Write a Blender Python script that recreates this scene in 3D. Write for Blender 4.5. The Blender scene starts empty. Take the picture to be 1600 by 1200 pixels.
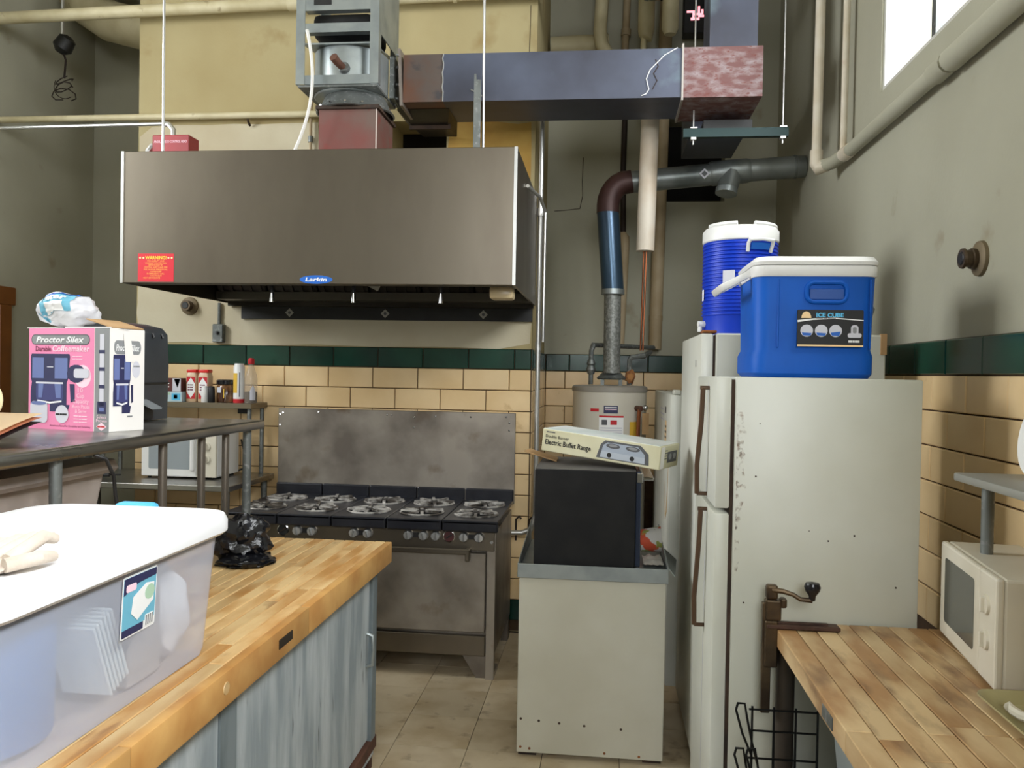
import bpy, bmesh, math, random
from mathutils import Vector, Matrix, noise
random.seed(7)
scene = bpy.context.scene
COL = scene.collection

# ------------------------------------------------------------------ camera, world, lights, exposure
cam_d = bpy.data.cameras.new('camera'); cam = bpy.data.objects.new('camera', cam_d); COL.objects.link(cam)
cam_d.sensor_width = 36.0; cam_d.lens = 29.14; cam_d.clip_start = 0.05
ROT = Matrix(((0.9936, -0.0194, 0.1110), (0.1113, 0.0115, -0.9937), (0.0180, 0.9997, 0.0136)))
cam.matrix_world = Matrix.Translation((0, 0, 1.7)) @ ROT.to_4x4()
scene.camera = cam

w = bpy.data.worlds.new('world'); scene.world = w; w.use_nodes = True
w.node_tree.nodes['Background'].inputs[0].default_value = (0.93, 0.97, 1.0, 1)
w.node_tree.nodes['Background'].inputs[1].default_value = 2.0

def area(name, loc, rot, sx, sy, power, col=(0.95, 0.98, 1.0)):
    l = bpy.data.lights.new(name, 'AREA'); l.shape = 'RECTANGLE'; l.size = sx; l.size_y = sy
    l.energy = power; l.color = col
    o = bpy.data.objects.new(name, l); COL.objects.link(o); o.location = loc; o.rotation_euler = rot
    return o
# daylight entering through the high windows of the right wall
def aim(loc, tgt): return (Vector(tgt) - Vector(loc)).to_track_quat('-Z', 'Y').to_euler()
a_ = area('daylight_window_near', (2.3, -0.65, 4.5), aim((2.3, -.65, 4.5), (-.9, .2, 1.6)), 2.6, 1.8, 460); a_.data.spread = math.radians(125)
a_ = area('daylight_window_far', (1.95, 2.72, 3.95), aim((1.95, 2.72, 3.95), (-1.2, 3.0, 1.8)), 2.8, 1.5, 195)
a_ = area('daylight_window_left', (-4.85, 3.0, 3.6), aim((-4.85, 3.0, 3.6), (.9, 2.6, 1.8)), 2.1, 1.8, 270)
a_ = area('daylight_window_rear', (.3, -3.6, 3.3), aim((.3, -3.6, 3.3), (.1, 3.0, 1.9)), 1.7, 2.0, 180)

vs = scene.view_settings
vs.view_transform = 'Standard'; vs.look = 'None'; vs.exposure = 0.0; vs.gamma = 1.0
vs.use_curve_mapping = False

# ------------------------------------------------------------------ helpers
def lin(c):
    c = c / 255.0
    return c / 12.92 if c <= 0.04045 else ((c + 0.055) / 1.055) ** 2.4
def rgb(r, g, b): return (lin(r), lin(g), lin(b), 1.0)

MATS = {}
def M(name, c1, rough=0.5, metal=0.0, c2=None, scale=4.0, stretch=(1, 1, 1), lo=0.4, hi=0.65, c3=None, scale3=14.0, lo3=0.62, hi3=0.72,
      bump=0.0, bscale=40.0, rand=0.0, alpha=None, emit=None, estr=0.0, rvar=0.0, spec=None, coat=0.0, trans=0.0):
    if name in MATS: return MATS[name]
    m = bpy.data.materials.new(name); m.use_nodes = True
    nt = m.node_tree; N = nt.nodes; L = nt.links
    b = N['Principled BSDF']
    b.inputs['Base Color'].default_value = rgb(*c1); b.inputs['Roughness'].default_value = rough; b.inputs['Metallic'].default_value = metal
    if spec is not None: b.inputs['Specular IOR Level'].default_value = spec
    if coat: b.inputs['Coat Weight'].default_value = coat
    if trans: b.inputs['Transmission Weight'].default_value = trans
    tc = N.new('ShaderNodeTexCoord'); mp = N.new('ShaderNodeMapping'); mp.inputs['Scale'].default_value = stretch
    L.new(tc.outputs['Object'], mp.inputs['Vector'])
    oi = N.new('ShaderNodeObjectInfo')
    add = N.new('ShaderNodeVectorMath'); add.operation = 'ADD'
    mul = N.new('ShaderNodeVectorMath'); mul.operation = 'SCALE'; mul.inputs['Scale'].default_value = 13.0
    cmb = N.new('ShaderNodeCombineXYZ')
    for i in range(3): L.new(oi.outputs['Random'], cmb.inputs[i])
    L.new(cmb.outputs[0], mul.inputs[0]); L.new(mp.outputs[0], add.inputs[0]); L.new(mul.outputs[0], add.inputs[1])
    vec = add.outputs[0]
    cur = None
    def ramp_mix(prev, col, sc, l, h, detail=5):
        nz = N.new('ShaderNodeTexNoise'); nz.inputs['Scale'].default_value = sc; nz.inputs['Detail'].default_value = detail
        L.new(vec, nz.inputs['Vector'])
        mr = N.new('ShaderNodeMapRange'); mr.inputs[1].default_value = l; mr.inputs[2].default_value = h
        L.new(nz.outputs[0], mr.inputs[0])
        mx = N.new('ShaderNodeMix'); mx.data_type = 'RGBA'
        if prev is None: mx.inputs[6].default_value = rgb(*c1)
        else: L.new(prev, mx.inputs[6])
        mx.inputs[7].default_value = rgb(*col)
        L.new(mr.outputs[0], mx.inputs[0])
        return mx.outputs[2], nz.outputs[0]
    nout = None
    if c2: cur, nout = ramp_mix(cur, c2, scale, lo, hi)
    if c3: cur, _ = ramp_mix(cur, c3, scale3, lo3, hi3, 8)
    if rand:
        hs = N.new('ShaderNodeHueSaturation')
        mr = N.new('ShaderNodeMapRange'); mr.inputs[3].default_value = 1 - rand; mr.inputs[4].default_value = 1 + rand
        L.new(oi.outputs['Random'], mr.inputs[0]); L.new(mr.outputs[0], hs.inputs['Value'])
        if cur is None: hs.inputs['Color'].default_value = rgb(*c1)
        else: L.new(cur, hs.inputs['Color'])
        cur = hs.outputs[0]
    if cur is not None: L.new(cur, b.inputs['Base Color'])
    if rvar and nout is not None:
        mr = N.new('ShaderNodeMapRange'); mr.inputs[3].default_value = max(0.02, rough - rvar); mr.inputs[4].default_value = rough + rvar
        L.new(nout, mr.inputs[0]); L.new(mr.outputs[0], b.inputs['Roughness'])
    if bump:
        nz = N.new('ShaderNodeTexNoise'); nz.inputs['Scale'].default_value = bscale; nz.inputs['Detail'].default_value = 4
        L.new(vec, nz.inputs['Vector'])
        bp = N.new('ShaderNodeBump'); bp.inputs['Strength'].default_value = bump; bp.inputs['Distance'].default_value = 0.01
        L.new(nz.outputs[0], bp.inputs['Height']); L.new(bp.outputs[0], b.inputs['Normal'])
    if emit:
        b.inputs['Emission Color'].default_value = rgb(*emit); b.inputs['Emission Strength'].default_value = estr
    if alpha is not None:
        out = N['Material Output']; tr = N.new('ShaderNodeBsdfTransparent'); mx = N.new('ShaderNodeMixShader')
        mx.inputs[0].default_value = alpha
        L.new(tr.outputs[0], mx.inputs[1]); L.new(b.outputs[0], mx.inputs[2]); L.new(mx.outputs[0], out.inputs['Surface'])
    MATS[name] = m
    return m

def nb(): return bmesh.new()

def bx(bm, x0, x1, y0, y1, z0, z1, bev=0.0, seg=1):
    mat = Matrix.Translation(((x0 + x1) / 2, (y0 + y1) / 2, (z0 + z1) / 2)) @ Matrix.Diagonal((abs(x1 - x0), abs(y1 - y0), abs(z1 - z0), 1))
    r = bmesh.ops.create_cube(bm, size=1.0, matrix=mat)
    if bev > 0:
        es = list({e for v in r['verts'] for e in v.link_edges})
        bev = min(bev, 0.49 * min(abs(x1 - x0), abs(y1 - y0), abs(z1 - z0)))
        bmesh.ops.bevel(bm, geom=es, offset=bev, segments=seg, affect='EDGES', profile=0.5)
    return bm

def obx(bm, mat, x0, x1, y0, y1, z0, z1, bev=0.0, seg=1):
    t = nb(); bx(t, x0, x1, y0, y1, z0, z1, bev, seg); t.transform(mat)
    merge(bm, t); return bm

def merge(bm, t):
    vm = {}
    for v in t.verts: vm[v] = bm.verts.new(v.co)
    for f in t.faces:
        try: bm.faces.new([vm[v] for v in f.verts])
        except ValueError: pass
    t.free()

def tube(bm, pts, r, seg=10, closed=False, caps=True):
    pts = [Vector(p) for p in pts]; n = len(pts)
    rs = r if isinstance(r, (list, tuple)) else [r] * n
    rings = []; prev = None
    for i in range(n):
        if closed: t = pts[(i + 1) % n] - pts[i - 1]
        elif i == 0: t = pts[1] - pts[0]
        elif i == n - 1: t = pts[-1] - pts[-2]
        else: t = (pts[i + 1] - pts[i]).normalized() + (pts[i] - pts[i - 1]).normalized()
        t.normalize()
        if prev is None:
            a = Vector((0, 0, 1)) if abs(t.z) < 0.9 else Vector((1, 0, 0))
            nrm = (a - t * a.dot(t)).normalized()
        else:
            nrm = prev - t * prev.dot(t)
            nrm = nrm.normalized() if nrm.length > 1e-6 else prev
        prev = nrm; bn = t.cross(nrm)
        k = 1.0
        if not closed and 0 < i < n - 1:
            c = (pts[i + 1] - pts[i]).normalized().dot((pts[i] - pts[i - 1]).normalized())
            k = 1.0 / max(0.6, math.sqrt(max(0.01, (1 + c) / 2)))
        rings.append([bm.verts.new(pts[i] + (nrm * math.cos(2 * math.pi * j / seg) + bn * math.sin(2 * math.pi * j / seg)) * rs[i] * (k if k < 1.3 else 1.0)) for j in range(seg)])
    m = n if closed else n - 1
    for i in range(m):
        a = rings[i]; b = rings[(i + 1) % n]
        for j in range(seg):
            bm.faces.new((a[j], a[(j + 1) % seg], b[(j + 1) % seg], b[j]))
    if caps and not closed:
        bm.faces.new(rings[0][::-1]); bm.faces.new(rings[-1])
    return bm

def arc(c, r, a0, a1, n, plane='xz'):
    out = []
    for i in range(n + 1):
        a = math.radians(a0 + (a1 - a0) * i / n); u = r * math.cos(a); v = r * math.sin(a)
        if plane == 'xz': out.append((c[0] + u, c[1], c[2] + v))
        elif plane == 'xy': out.append((c[0] + u, c[1] + v, c[2]))
        else: out.append((c[0], c[1] + u, c[2] + v))
    return out

def lathe(bm, prof, seg=32, mat=None, cap=True):
    t = nb(); rings = []
    for r, z in prof:
        rings.append([t.verts.new((r * math.cos(2 * math.pi * j / seg), r * math.sin(2 * math.pi * j / seg), z)) for j in range(seg)])
    for a, b in zip(rings, rings[1:]):
        for j in range(seg):
            t.faces.new((a[j], a[(j + 1) % seg], b[(j + 1) % seg], b[j]))
    if cap:
        if prof[0][0] > 1e-5: t.faces.new(rings[0][::-1])
        if prof[-1][0] > 1e-5: t.faces.new(rings[-1])
    if mat is not None: t.transform(mat)
    merge(bm, t); return bm

def grid(bm, nu, nv, fn):
    vs_ = [[bm.verts.new(fn(i / nu, j / nv)) for j in range(nv + 1)] for i in range(nu + 1)]
    for i in range(nu):
        for j in range(nv):
            bm.faces.new((vs_[i][j], vs_[i + 1][j], vs_[i + 1][j + 1], vs_[i][j + 1]))
    return bm

def loft(bm, rings, cap=True):
    R = [[bm.verts.new(p) for p in r] for r in rings]; n = len(R[0])
    for a, b in zip(R, R[1:]):
        for j in range(n): bm.faces.new((a[j], a[(j + 1) % n], b[(j + 1) % n], b[j]))
    if cap: bm.faces.new(R[0][::-1]); bm.faces.new(R[-1])
    return bm

def rrect(x0, x1, y0, y1, r, z, n=4):
    pts = []
    for cx, cy, a0 in ((x1 - r, y1 - r, 0), (x0 + r, y1 - r, 90), (x0 + r, y0 + r, 180), (x1 - r, y0 + r, 270)):
        for i in range(n + 1):
            a = math.radians(a0 + 90 * i / n)
            pts.append((cx + r * math.cos(a), cy + r * math.sin(a), z))
    return pts

def blob(bm, c, sx, sy, sz, amp=0.15, freq=2.5, sub=3, seed=0, flat=None):
    t = nb(); bmesh.ops.create_icosphere(t, subdivisions=sub, radius=1.0)
    for v in t.verts:
        d = 1 + amp * noise.noise(v.co * freq + Vector((seed, seed * 2.3, 0))) + amp * 0.5 * noise.noise(v.co * freq * 2.7 + Vector((0, seed, 3)))
        v.co = Vector((v.co.x * sx * d, v.co.y * sy * d, v.co.z * sz * d)) + Vector(c)
        if flat is not None and v.co.z < flat: v.co.z = flat
    merge(bm, t); return bm

def put(name, bm, mat, parent=None, smooth=False):
    bmesh.ops.recalc_face_normals(bm, faces=bm.faces[:])
    if parent is not None:
        top = parent
        while top.parent: top = top.parent
        if top.name not in LOCAL: bm.transform(top.matrix_basis.inverted())
    me = bpy.data.meshes.new(name); bm.to_mesh(me); bm.free()
    me.materials.append(mat)
    if smooth:
        me.polygons.foreach_set('use_smooth', [True] * len(me.polygons))
        me.set_sharp_from_angle(angle=math.radians(38))
    o = bpy.data.objects.new(name, me); COL.objects.link(o)
    if parent is not None: o.parent = parent
    return o

LOCAL = set()
def tag(o, label, cat, group=None):
    o['label'] = label; o['category'] = cat
    if group: o['group'] = group
    return o
def thing(name, label, cat, loc=(0, 0, 0), rot=(0, 0, 0), group=None, local=False):
    o = bpy.data.objects.new(name, None); COL.objects.link(o); o.empty_display_size = 0.05
    o.location = loc; o.rotation_euler = rot
    if local: LOCAL.add(o.name)
    return tag(o, label, cat, group)
def single(name, label, cat, bm, mat, smooth=False, group=None):
    return tag(put(name, bm, mat, None, smooth), label, cat, group)
def struct(name, bm, mat):
    o = put(name, bm, mat); o['kind'] = 'structure'; return o

class Fr:
    def __init__(s, o, ux, uy):
        s.o = Vector(o); s.x = Vector(ux).normalized(); s.y = Vector(uy).normalized(); s.n = s.x.cross(s.y)
    def p(s, u, v, h=0.0): return s.o + s.x * u + s.y * v + s.n * h
def front(x, y, z): return Fr((x, y, z), (1, 0, 0), (0, 0, 1))
def right(x, y, z): return Fr((x, y, z), (0, 1, 0), (0, 0, 1))
def left(x, y, z): return Fr((x, y, z), (0, -1, 0), (0, 0, 1))

def poly(fr, pts, mat, parent, name='print', h=0.001, th=0.0006):
    bm = nb()
    a = [bm.verts.new(fr.p(u, v, h)) for u, v in pts]; b = [bm.verts.new(fr.p(u, v, h - th)) for u, v in pts]
    bm.faces.new(a); n = len(pts)
    for i in range(n): bm.faces.new((a[i], b[i], b[(i + 1) % n], a[(i + 1) % n]))
    return put(name, bm, mat, parent)
def R4(u0, u1, v0, v1): return [(u0, v0), (u1, v0), (u1, v1), (u0, v1)]
def RR(u0, u1, v0, v1, r, n=5): return [(p[0], p[1]) for p in rrect(u0, u1, v0, v1, r, 0, n)]
def CI(u, v, r, n=20, r2=None): return [(u + r * math.cos(2 * math.pi * i / n), v + (r2 or r) * math.sin(2 * math.pi * i / n)) for i in range(n)]
def text(s, fr, u, v, hgt, mat, parent, wid=None, h=0.0016, align='LEFT', shear=0.0, bold=0.0, name='lettering'):
    c = bpy.data.curves.new('t', 'FONT'); c.body = s; c.size = 1.0; c.shear = shear; c.offset = bold; c.fill_mode = 'FRONT'; c.resolution_u = 2
    ob = bpy.data.objects.new('t', c)
    me = bpy.data.meshes.new_from_object(ob)
    xs = [q.co.x for q in me.vertices]; ys = [q.co.y for q in me.vertices]
    if not xs: return None
    x0, x1, y0, y1 = min(xs), max(xs), min(ys), max(ys)
    sy = hgt / 0.72; sx = wid / (x1 - x0) if wid else sy
    W = (x1 - x0) * sx
    off = {'LEFT': 0, 'CENTER': -W / 2, 'RIGHT': -W}[align]
    bm = nb(); bm.from_mesh(me)
    for q in bm.verts: q.co = fr.p(u + off + (q.co.x - x0) * sx, v + q.co.y * sy, h)
    bpy.data.objects.remove(ob); bpy.data.curves.remove(c); bpy.data.meshes.remove(me)
    o = put(name, bm, mat, parent); return o

def bars(fr, u, v, wd, n, dv, mat, parent, h=.0016, th=.25):
    for k in range(n):
        uu = u
        for q in (.34, .2, .4):
            poly(fr, R4(uu, uu + wd * q * .88, v - k * dv, v - k * dv + dv * th), mat, parent, 'small_print', h=h); uu += wd * q
# ------------------------------------------------------------------ materials
plaster_c = M('plaster_cream', (176, 163, 122), 0.85, c2=(160, 143, 99), scale=1.2, lo=.35, hi=.75, c3=(150, 128, 82), scale3=3.0, lo3=.58, hi3=.75, bump=.08, bscale=60)
plaster_g = M('plaster_grey_green', (172, 170, 152), 0.8, c2=(158, 155, 136), scale=1.0, lo=.35, hi=.7, c3=(140, 130, 105), scale3=4, lo3=.66, hi3=.8, bump=.08, bscale=50)
plaster_w = M('plaster_offwhite', (205, 197, 172), 0.85, c2=(190, 178, 150), scale=1.5, bump=.08, bscale=60)
plaster_o = M('plaster_ochre', (190, 155, 80), 0.85, c2=(170, 130, 60), scale=3, bump=.08)
ceil_m = M('ceiling_paint', (190, 186, 172), 0.9, c2=(175, 170, 150), scale=1)
grout = M('dark_grout', (78, 58, 38), 0.9, c2=(58, 42, 28), scale=8)
tile_c = M('cream_glazed_tile', (236, 207, 160), 0.28, c2=(224, 192, 142), scale=3, rand=.07, c3=(190, 150, 95), scale3=9, lo3=.68, hi3=.85)
tile_g = M('green_glazed_tile', (22, 66, 52), 0.2, c2=(14, 50, 40), scale=3, rand=.1)
floor_t = M('vinyl_floor_tile', (204, 188, 160), 0.45, c2=(182, 162, 130), scale=5, c3=(110, 84, 58), scale3=9, lo3=.6, hi3=.8, rand=.06, rvar=.1)
floor_b = M('floor_gap', (60, 46, 34), 0.9, c2=(45, 34, 25), scale=6)
steel = M('brushed_stainless', (128, 120, 108), 0.37, 1.0, c2=(112, 104, 93), scale=2.0, stretch=(1, 1, 0.4), rvar=.06)
steel_d = M('sooty_stainless', (168, 160, 150), 0.45, .8, c2=(118, 110, 102), scale=2.5, c3=(104, 82, 54), scale3=4, lo3=.58, hi3=.75, rvar=.1)
hood_in = M('dark_hood_inside', (70, 66, 60), 0.5, 0.8, c2=(50, 46, 42), scale=3)  # darker grey metal for the hood inside and the duct stub
galv = M('galvanised_steel', (165, 172, 172), 0.42, 0.75, c2=(140, 148, 150), scale=5, rvar=.08)
galv_d = M('dull_galvanised', (122, 126, 124), 0.5, 0.6, c2=(98, 102, 100), scale=6, c3=(150, 152, 150), scale3=40, lo3=.55, hi3=.7)
duct_b = M('blued_steel_duct', (92, 98, 116), 0.5, 0.45, c2=(70, 72, 84), scale=1.6, c3=(120, 140, 150), scale3=2.2, lo3=.6, hi3=.75)
duct_r = M('rusty_steel_section', (104, 92, 86), 0.6, 0.4, c2=(118, 78, 58), scale=4, c3=(80, 76, 78), scale3=9)
primer = M('red_primer', (112, 64, 58), 0.65, 0.1, c2=(104, 84, 76), scale=4, c3=(120, 56, 50), scale3=7)
primer_w = M('chalky_red_primer', (122, 86, 84), 0.75, 0.1, c2=(158, 144, 146), scale=22, stretch=(.7, .7, 1.6), lo=.42, hi=.66, c3=(118, 66, 60), scale3=44, lo3=.52, hi3=.7)
black = M('matte_black', (22, 22, 23), 0.5, c2=(32, 32, 33), scale=12)
black_g = M('gloss_black', (18, 18, 22), 0.22)
iron = M('cast_iron', (34, 33, 34), 0.42, 0.3, c2=(48, 47, 48), scale=12)
iron_b = M('blue_black_enamel', (30, 31, 37), 0.3, 0.1, c2=(40, 41, 47), scale=10)
grate_m = M('worn_grate_metal', (196, 192, 186), 0.45, 0.4, c2=(84, 78, 72), scale=12, lo=.42, hi=.58)
white_e = M('white_enamel', (216, 217, 208), 0.35, c2=(204, 204, 192), scale=2.0)
fridge_m = M('aged_white_enamel', (210, 212, 203), 0.38, c2=(198, 199, 186), scale=1.6, c3=(150, 96, 46), scale3=16, lo3=.76, hi3=.82)
rust = M('rust', (140, 84, 40), 0.9, c2=(96, 56, 30), scale=20)
gasket = M('brown_gasket', (66, 48, 36), 0.8, c2=(40, 30, 24), scale=9)
brown_h = M('brown_handle', (84, 62, 44), 0.45, 0.3)
chrome = M('chrome', (200, 200, 202), 0.15, 1.0)
white_p = M('white_plastic', (228, 228, 226), 0.4)
offwhite_p = M('offwhite_plastic', (214, 208, 192), 0.42, c2=(204, 197, 178), scale=3)
blue_p = M('cooler_blue_plastic', (4, 88, 188), 0.55, c2=(8, 80, 170), scale=3, spec=.25)
blue_j = M('jug_royal_blue_plastic', (14, 58, 190), 0.4, spec=.35)
maple = M('worn_maple', (216, 184, 132), 0.42, c2=(186, 136, 76), scale=3.2, stretch=(3, .9, 3), lo=.42, hi=.64, c3=(128, 80, 40), scale3=6, lo3=.62, hi3=.82, rand=.13)
maple_d = M('stained_maple', (204, 176, 132), 0.42, c2=(164, 124, 80), scale=3, stretch=(2.5, .9, 2.5), lo=.4, hi=.62, c3=(96, 62, 36), scale3=4.5, lo3=.55, hi3=.76, rand=.1)
maple_e = M('maple_edge', (206, 160, 96), 0.45, c2=(184, 132, 72), scale=6, rand=.08)
cab_m = M('grey_blue_worn_paint', (180, 187, 190), 0.6, c2=(140, 150, 155), scale=4, stretch=(3, 3, .5), lo=.4, hi=.62, c3=(88, 92, 92), scale3=10, lo3=.66, hi3=.74, bump=.25, bscale=18)
rustbrown = M('rust_brown_iron', (92, 58, 42), 0.8, c2=(70, 44, 32), scale=10)
shelf_s = M('worktable_steel', (176, 174, 170), 0.3, 1.0, c2=(148, 146, 142), scale=3, rvar=.08)
pipe_c = M('cream_painted_pipe', (206, 196, 162), 0.55, c2=(186, 174, 136), scale=5, c3=(140, 120, 84), scale3=12, lo3=.68, hi3=.8)
pipe_w = M('white_painted_pipe', (214, 206, 190), 0.5, c2=(198, 184, 160), scale=4, c3=(176, 128, 100), scale3=7, lo3=.64, hi3=.8)
pipe_t = M('tan_painted_pipe', (176, 158, 128), 0.6, c2=(160, 140, 108), scale=5)
dark_pipe = M('dark_iron_pipe', (50, 40, 36), 0.6, 0.4)
copper = M('copper', (150, 92, 62), 0.4, 0.9)
conduit_m = M('silver_conduit', (196, 196, 194), 0.35, 0.8)
red_box = M('red_paint', (150, 18, 28), 0.45, c2=(130, 14, 24), scale=4)
sticker_red = M('sticker_red', (205, 24, 44), 0.5)
ink_y = M('ink_yellow', (250, 214, 60), 0.6); ink_o = M('ink_orange', (252, 176, 80), 0.6); ink_w = M('ink_white', (240, 240, 240), 0.6)
ink_k = M('ink_black', (24, 24, 26), 0.6); ink_b = M('ink_blue', (20, 96, 190), 0.5); ink_lb = M('ink_light_blue', (90, 190, 235), 0.5)
ink_navy = M('ink_navy', (42, 44, 84), 0.5); ink_slate = M('ink_slate_blue', (104, 118, 170), 0.5); ink_pale = M('ink_pale_grey', (206, 206, 216), 0.6)
ink_pink = M('ink_pink', (236, 136, 178), 0.5); ink_pinkl = M('ink_light_pink', (250, 214, 228), 0.6); ink_plum = M('ink_plum', (110, 24, 62), 0.6)
ink_grey = M('ink_grey', (136, 138, 140), 0.5); ink_dgrey = M('ink_dark_grey', (84, 86, 90), 0.5); ink_red = M('ink_red', (196, 36, 44), 0.6)
ink_skin = M('ink_cream', (246, 212, 160), 0.6); ink_gold = M('ink_gold', (220, 178, 60), 0.6); ink_teal = M('ink_teal', (110, 180, 205), 0.6)
ink_greenl = M('ink_pale_green', (176, 206, 180), 0.6)
card_w = M('box_white_card', (236, 232, 228), 0.5)
card_cream = M('box_cream_card', (206, 202, 172), 0.5, c2=(194, 188, 154), scale=4)
card_brown = M('brown_cardboard', (188, 152, 108), 0.8, c2=(172, 136, 94), scale=5)
paper = M('white_paper', (228, 226, 220), 0.8)
wood_door = M('dark_door_wood', (92, 52, 22), 0.45, c2=(66, 36, 16), scale=3, stretch=(4, 4, .5))
wood_trim = M('door_trim_wood', (122, 72, 26), 0.5, c2=(100, 56, 20), scale=3)
hole_m = M('recess_black', (16, 14, 12), 0.95)  # near-black: painted shade of the wall openings, also the burner bowls
glass_m = M('window_glass', (240, 245, 250), 0.05, alpha=.08)
tote_m = M('frosted_bin_plastic', (214, 220, 238), 0.3, alpha=.46)
tote_g = M('cloudy_tote_plastic', (196, 184, 176), 0.35, alpha=.72, c2=(176, 162, 152), scale=3)
bag_m = M('black_bin_bag', (18, 19, 24), 0.22, bump=.9, bscale=16)
heater_m = M('heater_beige_enamel', (204, 198, 184), 0.35)
heater_top = M('heater_grey_top', (150, 144, 134), 0.45)
glove_m = M('canvas_glove', (210, 198, 184), 0.95, c2=(192, 178, 164), scale=10, bump=.3, bscale=60)

# ------------------------------------------------------------------ the room shell
YB, YR, XW, XL, ZC, XP0, XP1 = 5.42, 6.55, 1.28, -4.3, 4.75, -3.23, -0.48
bm = nb(); bx(bm, XL - .3, XW + .4, -3.4, YR + .3, -.2, -.006)
floor = struct('floor', bm, floor_b)
bm = nb(); bx(bm, XL - .3, XW + .4, -3.4, YR + .3, ZC, ZC + .2); struct('ceiling', bm, ceil_m)
RX0, RX1, RZ0, RZ1 = -.6, 1.15, 2.2, 4.3
bm = nb()
for a, b_, c, d in ((XL - .3, XW + .4, -.006, RZ0), (XL - .3, XW + .4, RZ1, ZC), (XL - .3, RX0, RZ0, RZ1), (RX1, XW + .4, RZ0, RZ1)): bx(bm, a, b_, -3.4, -3.2, c, d)
struct('wall_front', bm, plaster_g)
bm = nb()
for a, b_, c, d in ((RX0, RX1, RZ0, RZ0 + .05), (RX0, RX1, RZ1 - .05, RZ1), (RX0, RX0 + .05, RZ0 + .05, RZ1 - .05), (RX1 - .05, RX1, RZ0 + .05, RZ1 - .05), (.25, .31, RZ0 + .05, RZ1 - .05)): bx(bm, a, b_, -3.32, -3.27, c, d)
w4 = struct('window_4', bm, M('window_frame_paint', (205, 205, 198), 0.5))
for a, b_ in ((RX0 + .05, .25), (.31, RX1 - .05)):
    b2 = nb(); bx(b2, a, b_, -3.30, -3.294, RZ0 + .05, RZ1 - .05); put('pane', b2, glass_m, w4)
# right wall with two high window openings
WIN = [(1.3, 4.14), (-1.9, .6)]; WZ0, WZ1 = 3.065, 4.45
bm = nb()
bx(bm, XW, XW + .4, -3.2, YR + .3, -.006, WZ0); bx(bm, XW, XW + .4, -3.2, YR + .3, WZ1, ZC)
bx(bm, XW, XW + .4, WIN[0][1], YR + .3, WZ0, WZ1); bx(bm, XW, XW + .4, WIN[1][1], WIN[0][0], WZ0, WZ1); bx(bm, XW, XW + .4, -3.2, WIN[1][0], WZ0, WZ1)
wall_r = struct('wall_right', bm, plaster_g)
bm = nb(); bx(bm, .86, XW, .62, 1.28, -.006, ZC); struct('added_shade_pier', bm, plaster_g)  # unseen pier, added between the windows to shade the right-hand corner
for i, (y0, y1) in enumerate(WIN):
    bm = nb(); xg = XW + .03
    for a, b_, c, d in ((y0, y1, WZ0, WZ0 + .025), (y0, y1, WZ1 - .05, WZ1), (y0, y0 + .05, WZ0 + .025, WZ1 - .05), (y1 - .025, y1, WZ0 + .025, WZ1 - .05)):
        bx(bm, xg - .02, xg + .04, a, b_, c, d)
    ym = [y1 - .6, y1 - 1.35, y1 - 2.1] if i == 0 else [y1 - .8, y1 - 1.65]
    wn = struct('window_%d' % (i + 1), bm, M('window_frame_paint', (205, 205, 198), 0.5))
    for y in ym:
        b2 = nb(); bx(b2, xg - .015, xg + .035, y - .022, y + .022, WZ0 + .025, WZ1 - .05); put('mullion', b2, galv_d, wn)
    ys = sorted([y0 + .05] + ym + [y1 - .025])
    for a, b_ in zip(ys, ys[1:]):
        b2 = nb(); bx(b2, xg + .008, xg + .014, a, b_, WZ0 + .025, WZ1 - .05); put('pane', b2, glass_m, wn)
# left wall, recessed back walls
LY0, LY1, LZ0, LZ1 = 2.0, 4.0, 2.5, 4.35
bm = nb()
for a, b_, c, d in ((-3.2, YR + .3, -.006, LZ0), (-3.2, YR + .3, LZ1, ZC), (-3.2, LY0, LZ0, LZ1), (LY1, YR + .3, LZ0, LZ1)): bx(bm, XL - .3, XL, a, b_, c, d)
wall_l = struct('wall_left', bm, plaster_g)
bm = nb()
for a, b_, c, d in ((LY0, LY1, LZ0, LZ0 + .05), (LY0, LY1, LZ1 - .05, LZ1), (LY0, LY0 + .05, LZ0 + .05, LZ1 - .05), (LY1 - .05, LY1, LZ0 + .05, LZ1 - .05), (2.97, 3.03, LZ0 + .05, LZ1 - .05)): bx(bm, XL - .15, XL - .09, a, b_, c, d)
w3 = struct('window_3', bm, M('window_frame_paint', (205, 205, 198), 0.5))
for a, b_ in ((LY0 + .05, 2.97), (3.03, LY1 - .05)):
    b2 = nb(); bx(b2, XL - .123, XL - .117, a, b_, LZ0 + .05, LZ1 - .05); put('pane', b2, glass_m, w3)
bm = nb(); bx(bm, XL, XP0, YR, YR + .3, -.006, ZC); struct('wall_back_left', bm, plaster_g)
HX0, HX1, HZ0, HZ1 = .39, .89, 3.05, 3.69
bm = nb()
for a, b_, c, d in ((XP1, XW, -.006, HZ0), (XP1, XW, HZ1, ZC), (XP1, HX0, HZ0, HZ1), (HX1, XW, HZ0, HZ1)): bx(bm, a, b_, YR, YR + .3, c, d)
bx(bm, HX0 - .02, HX1 + .02, YR + .26, YR + .3, HZ0 - .02, HZ1 + .02)
wall_br = struct('wall_back_right', bm, plaster_g)
b2 = nb(); bx(b2, HX0, HX1, YR + .22, YR + .25, HZ0, HZ1); put('opening_back', b2, hole_m, wall_br)  # black sheet paints the dark depth of this opening
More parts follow.
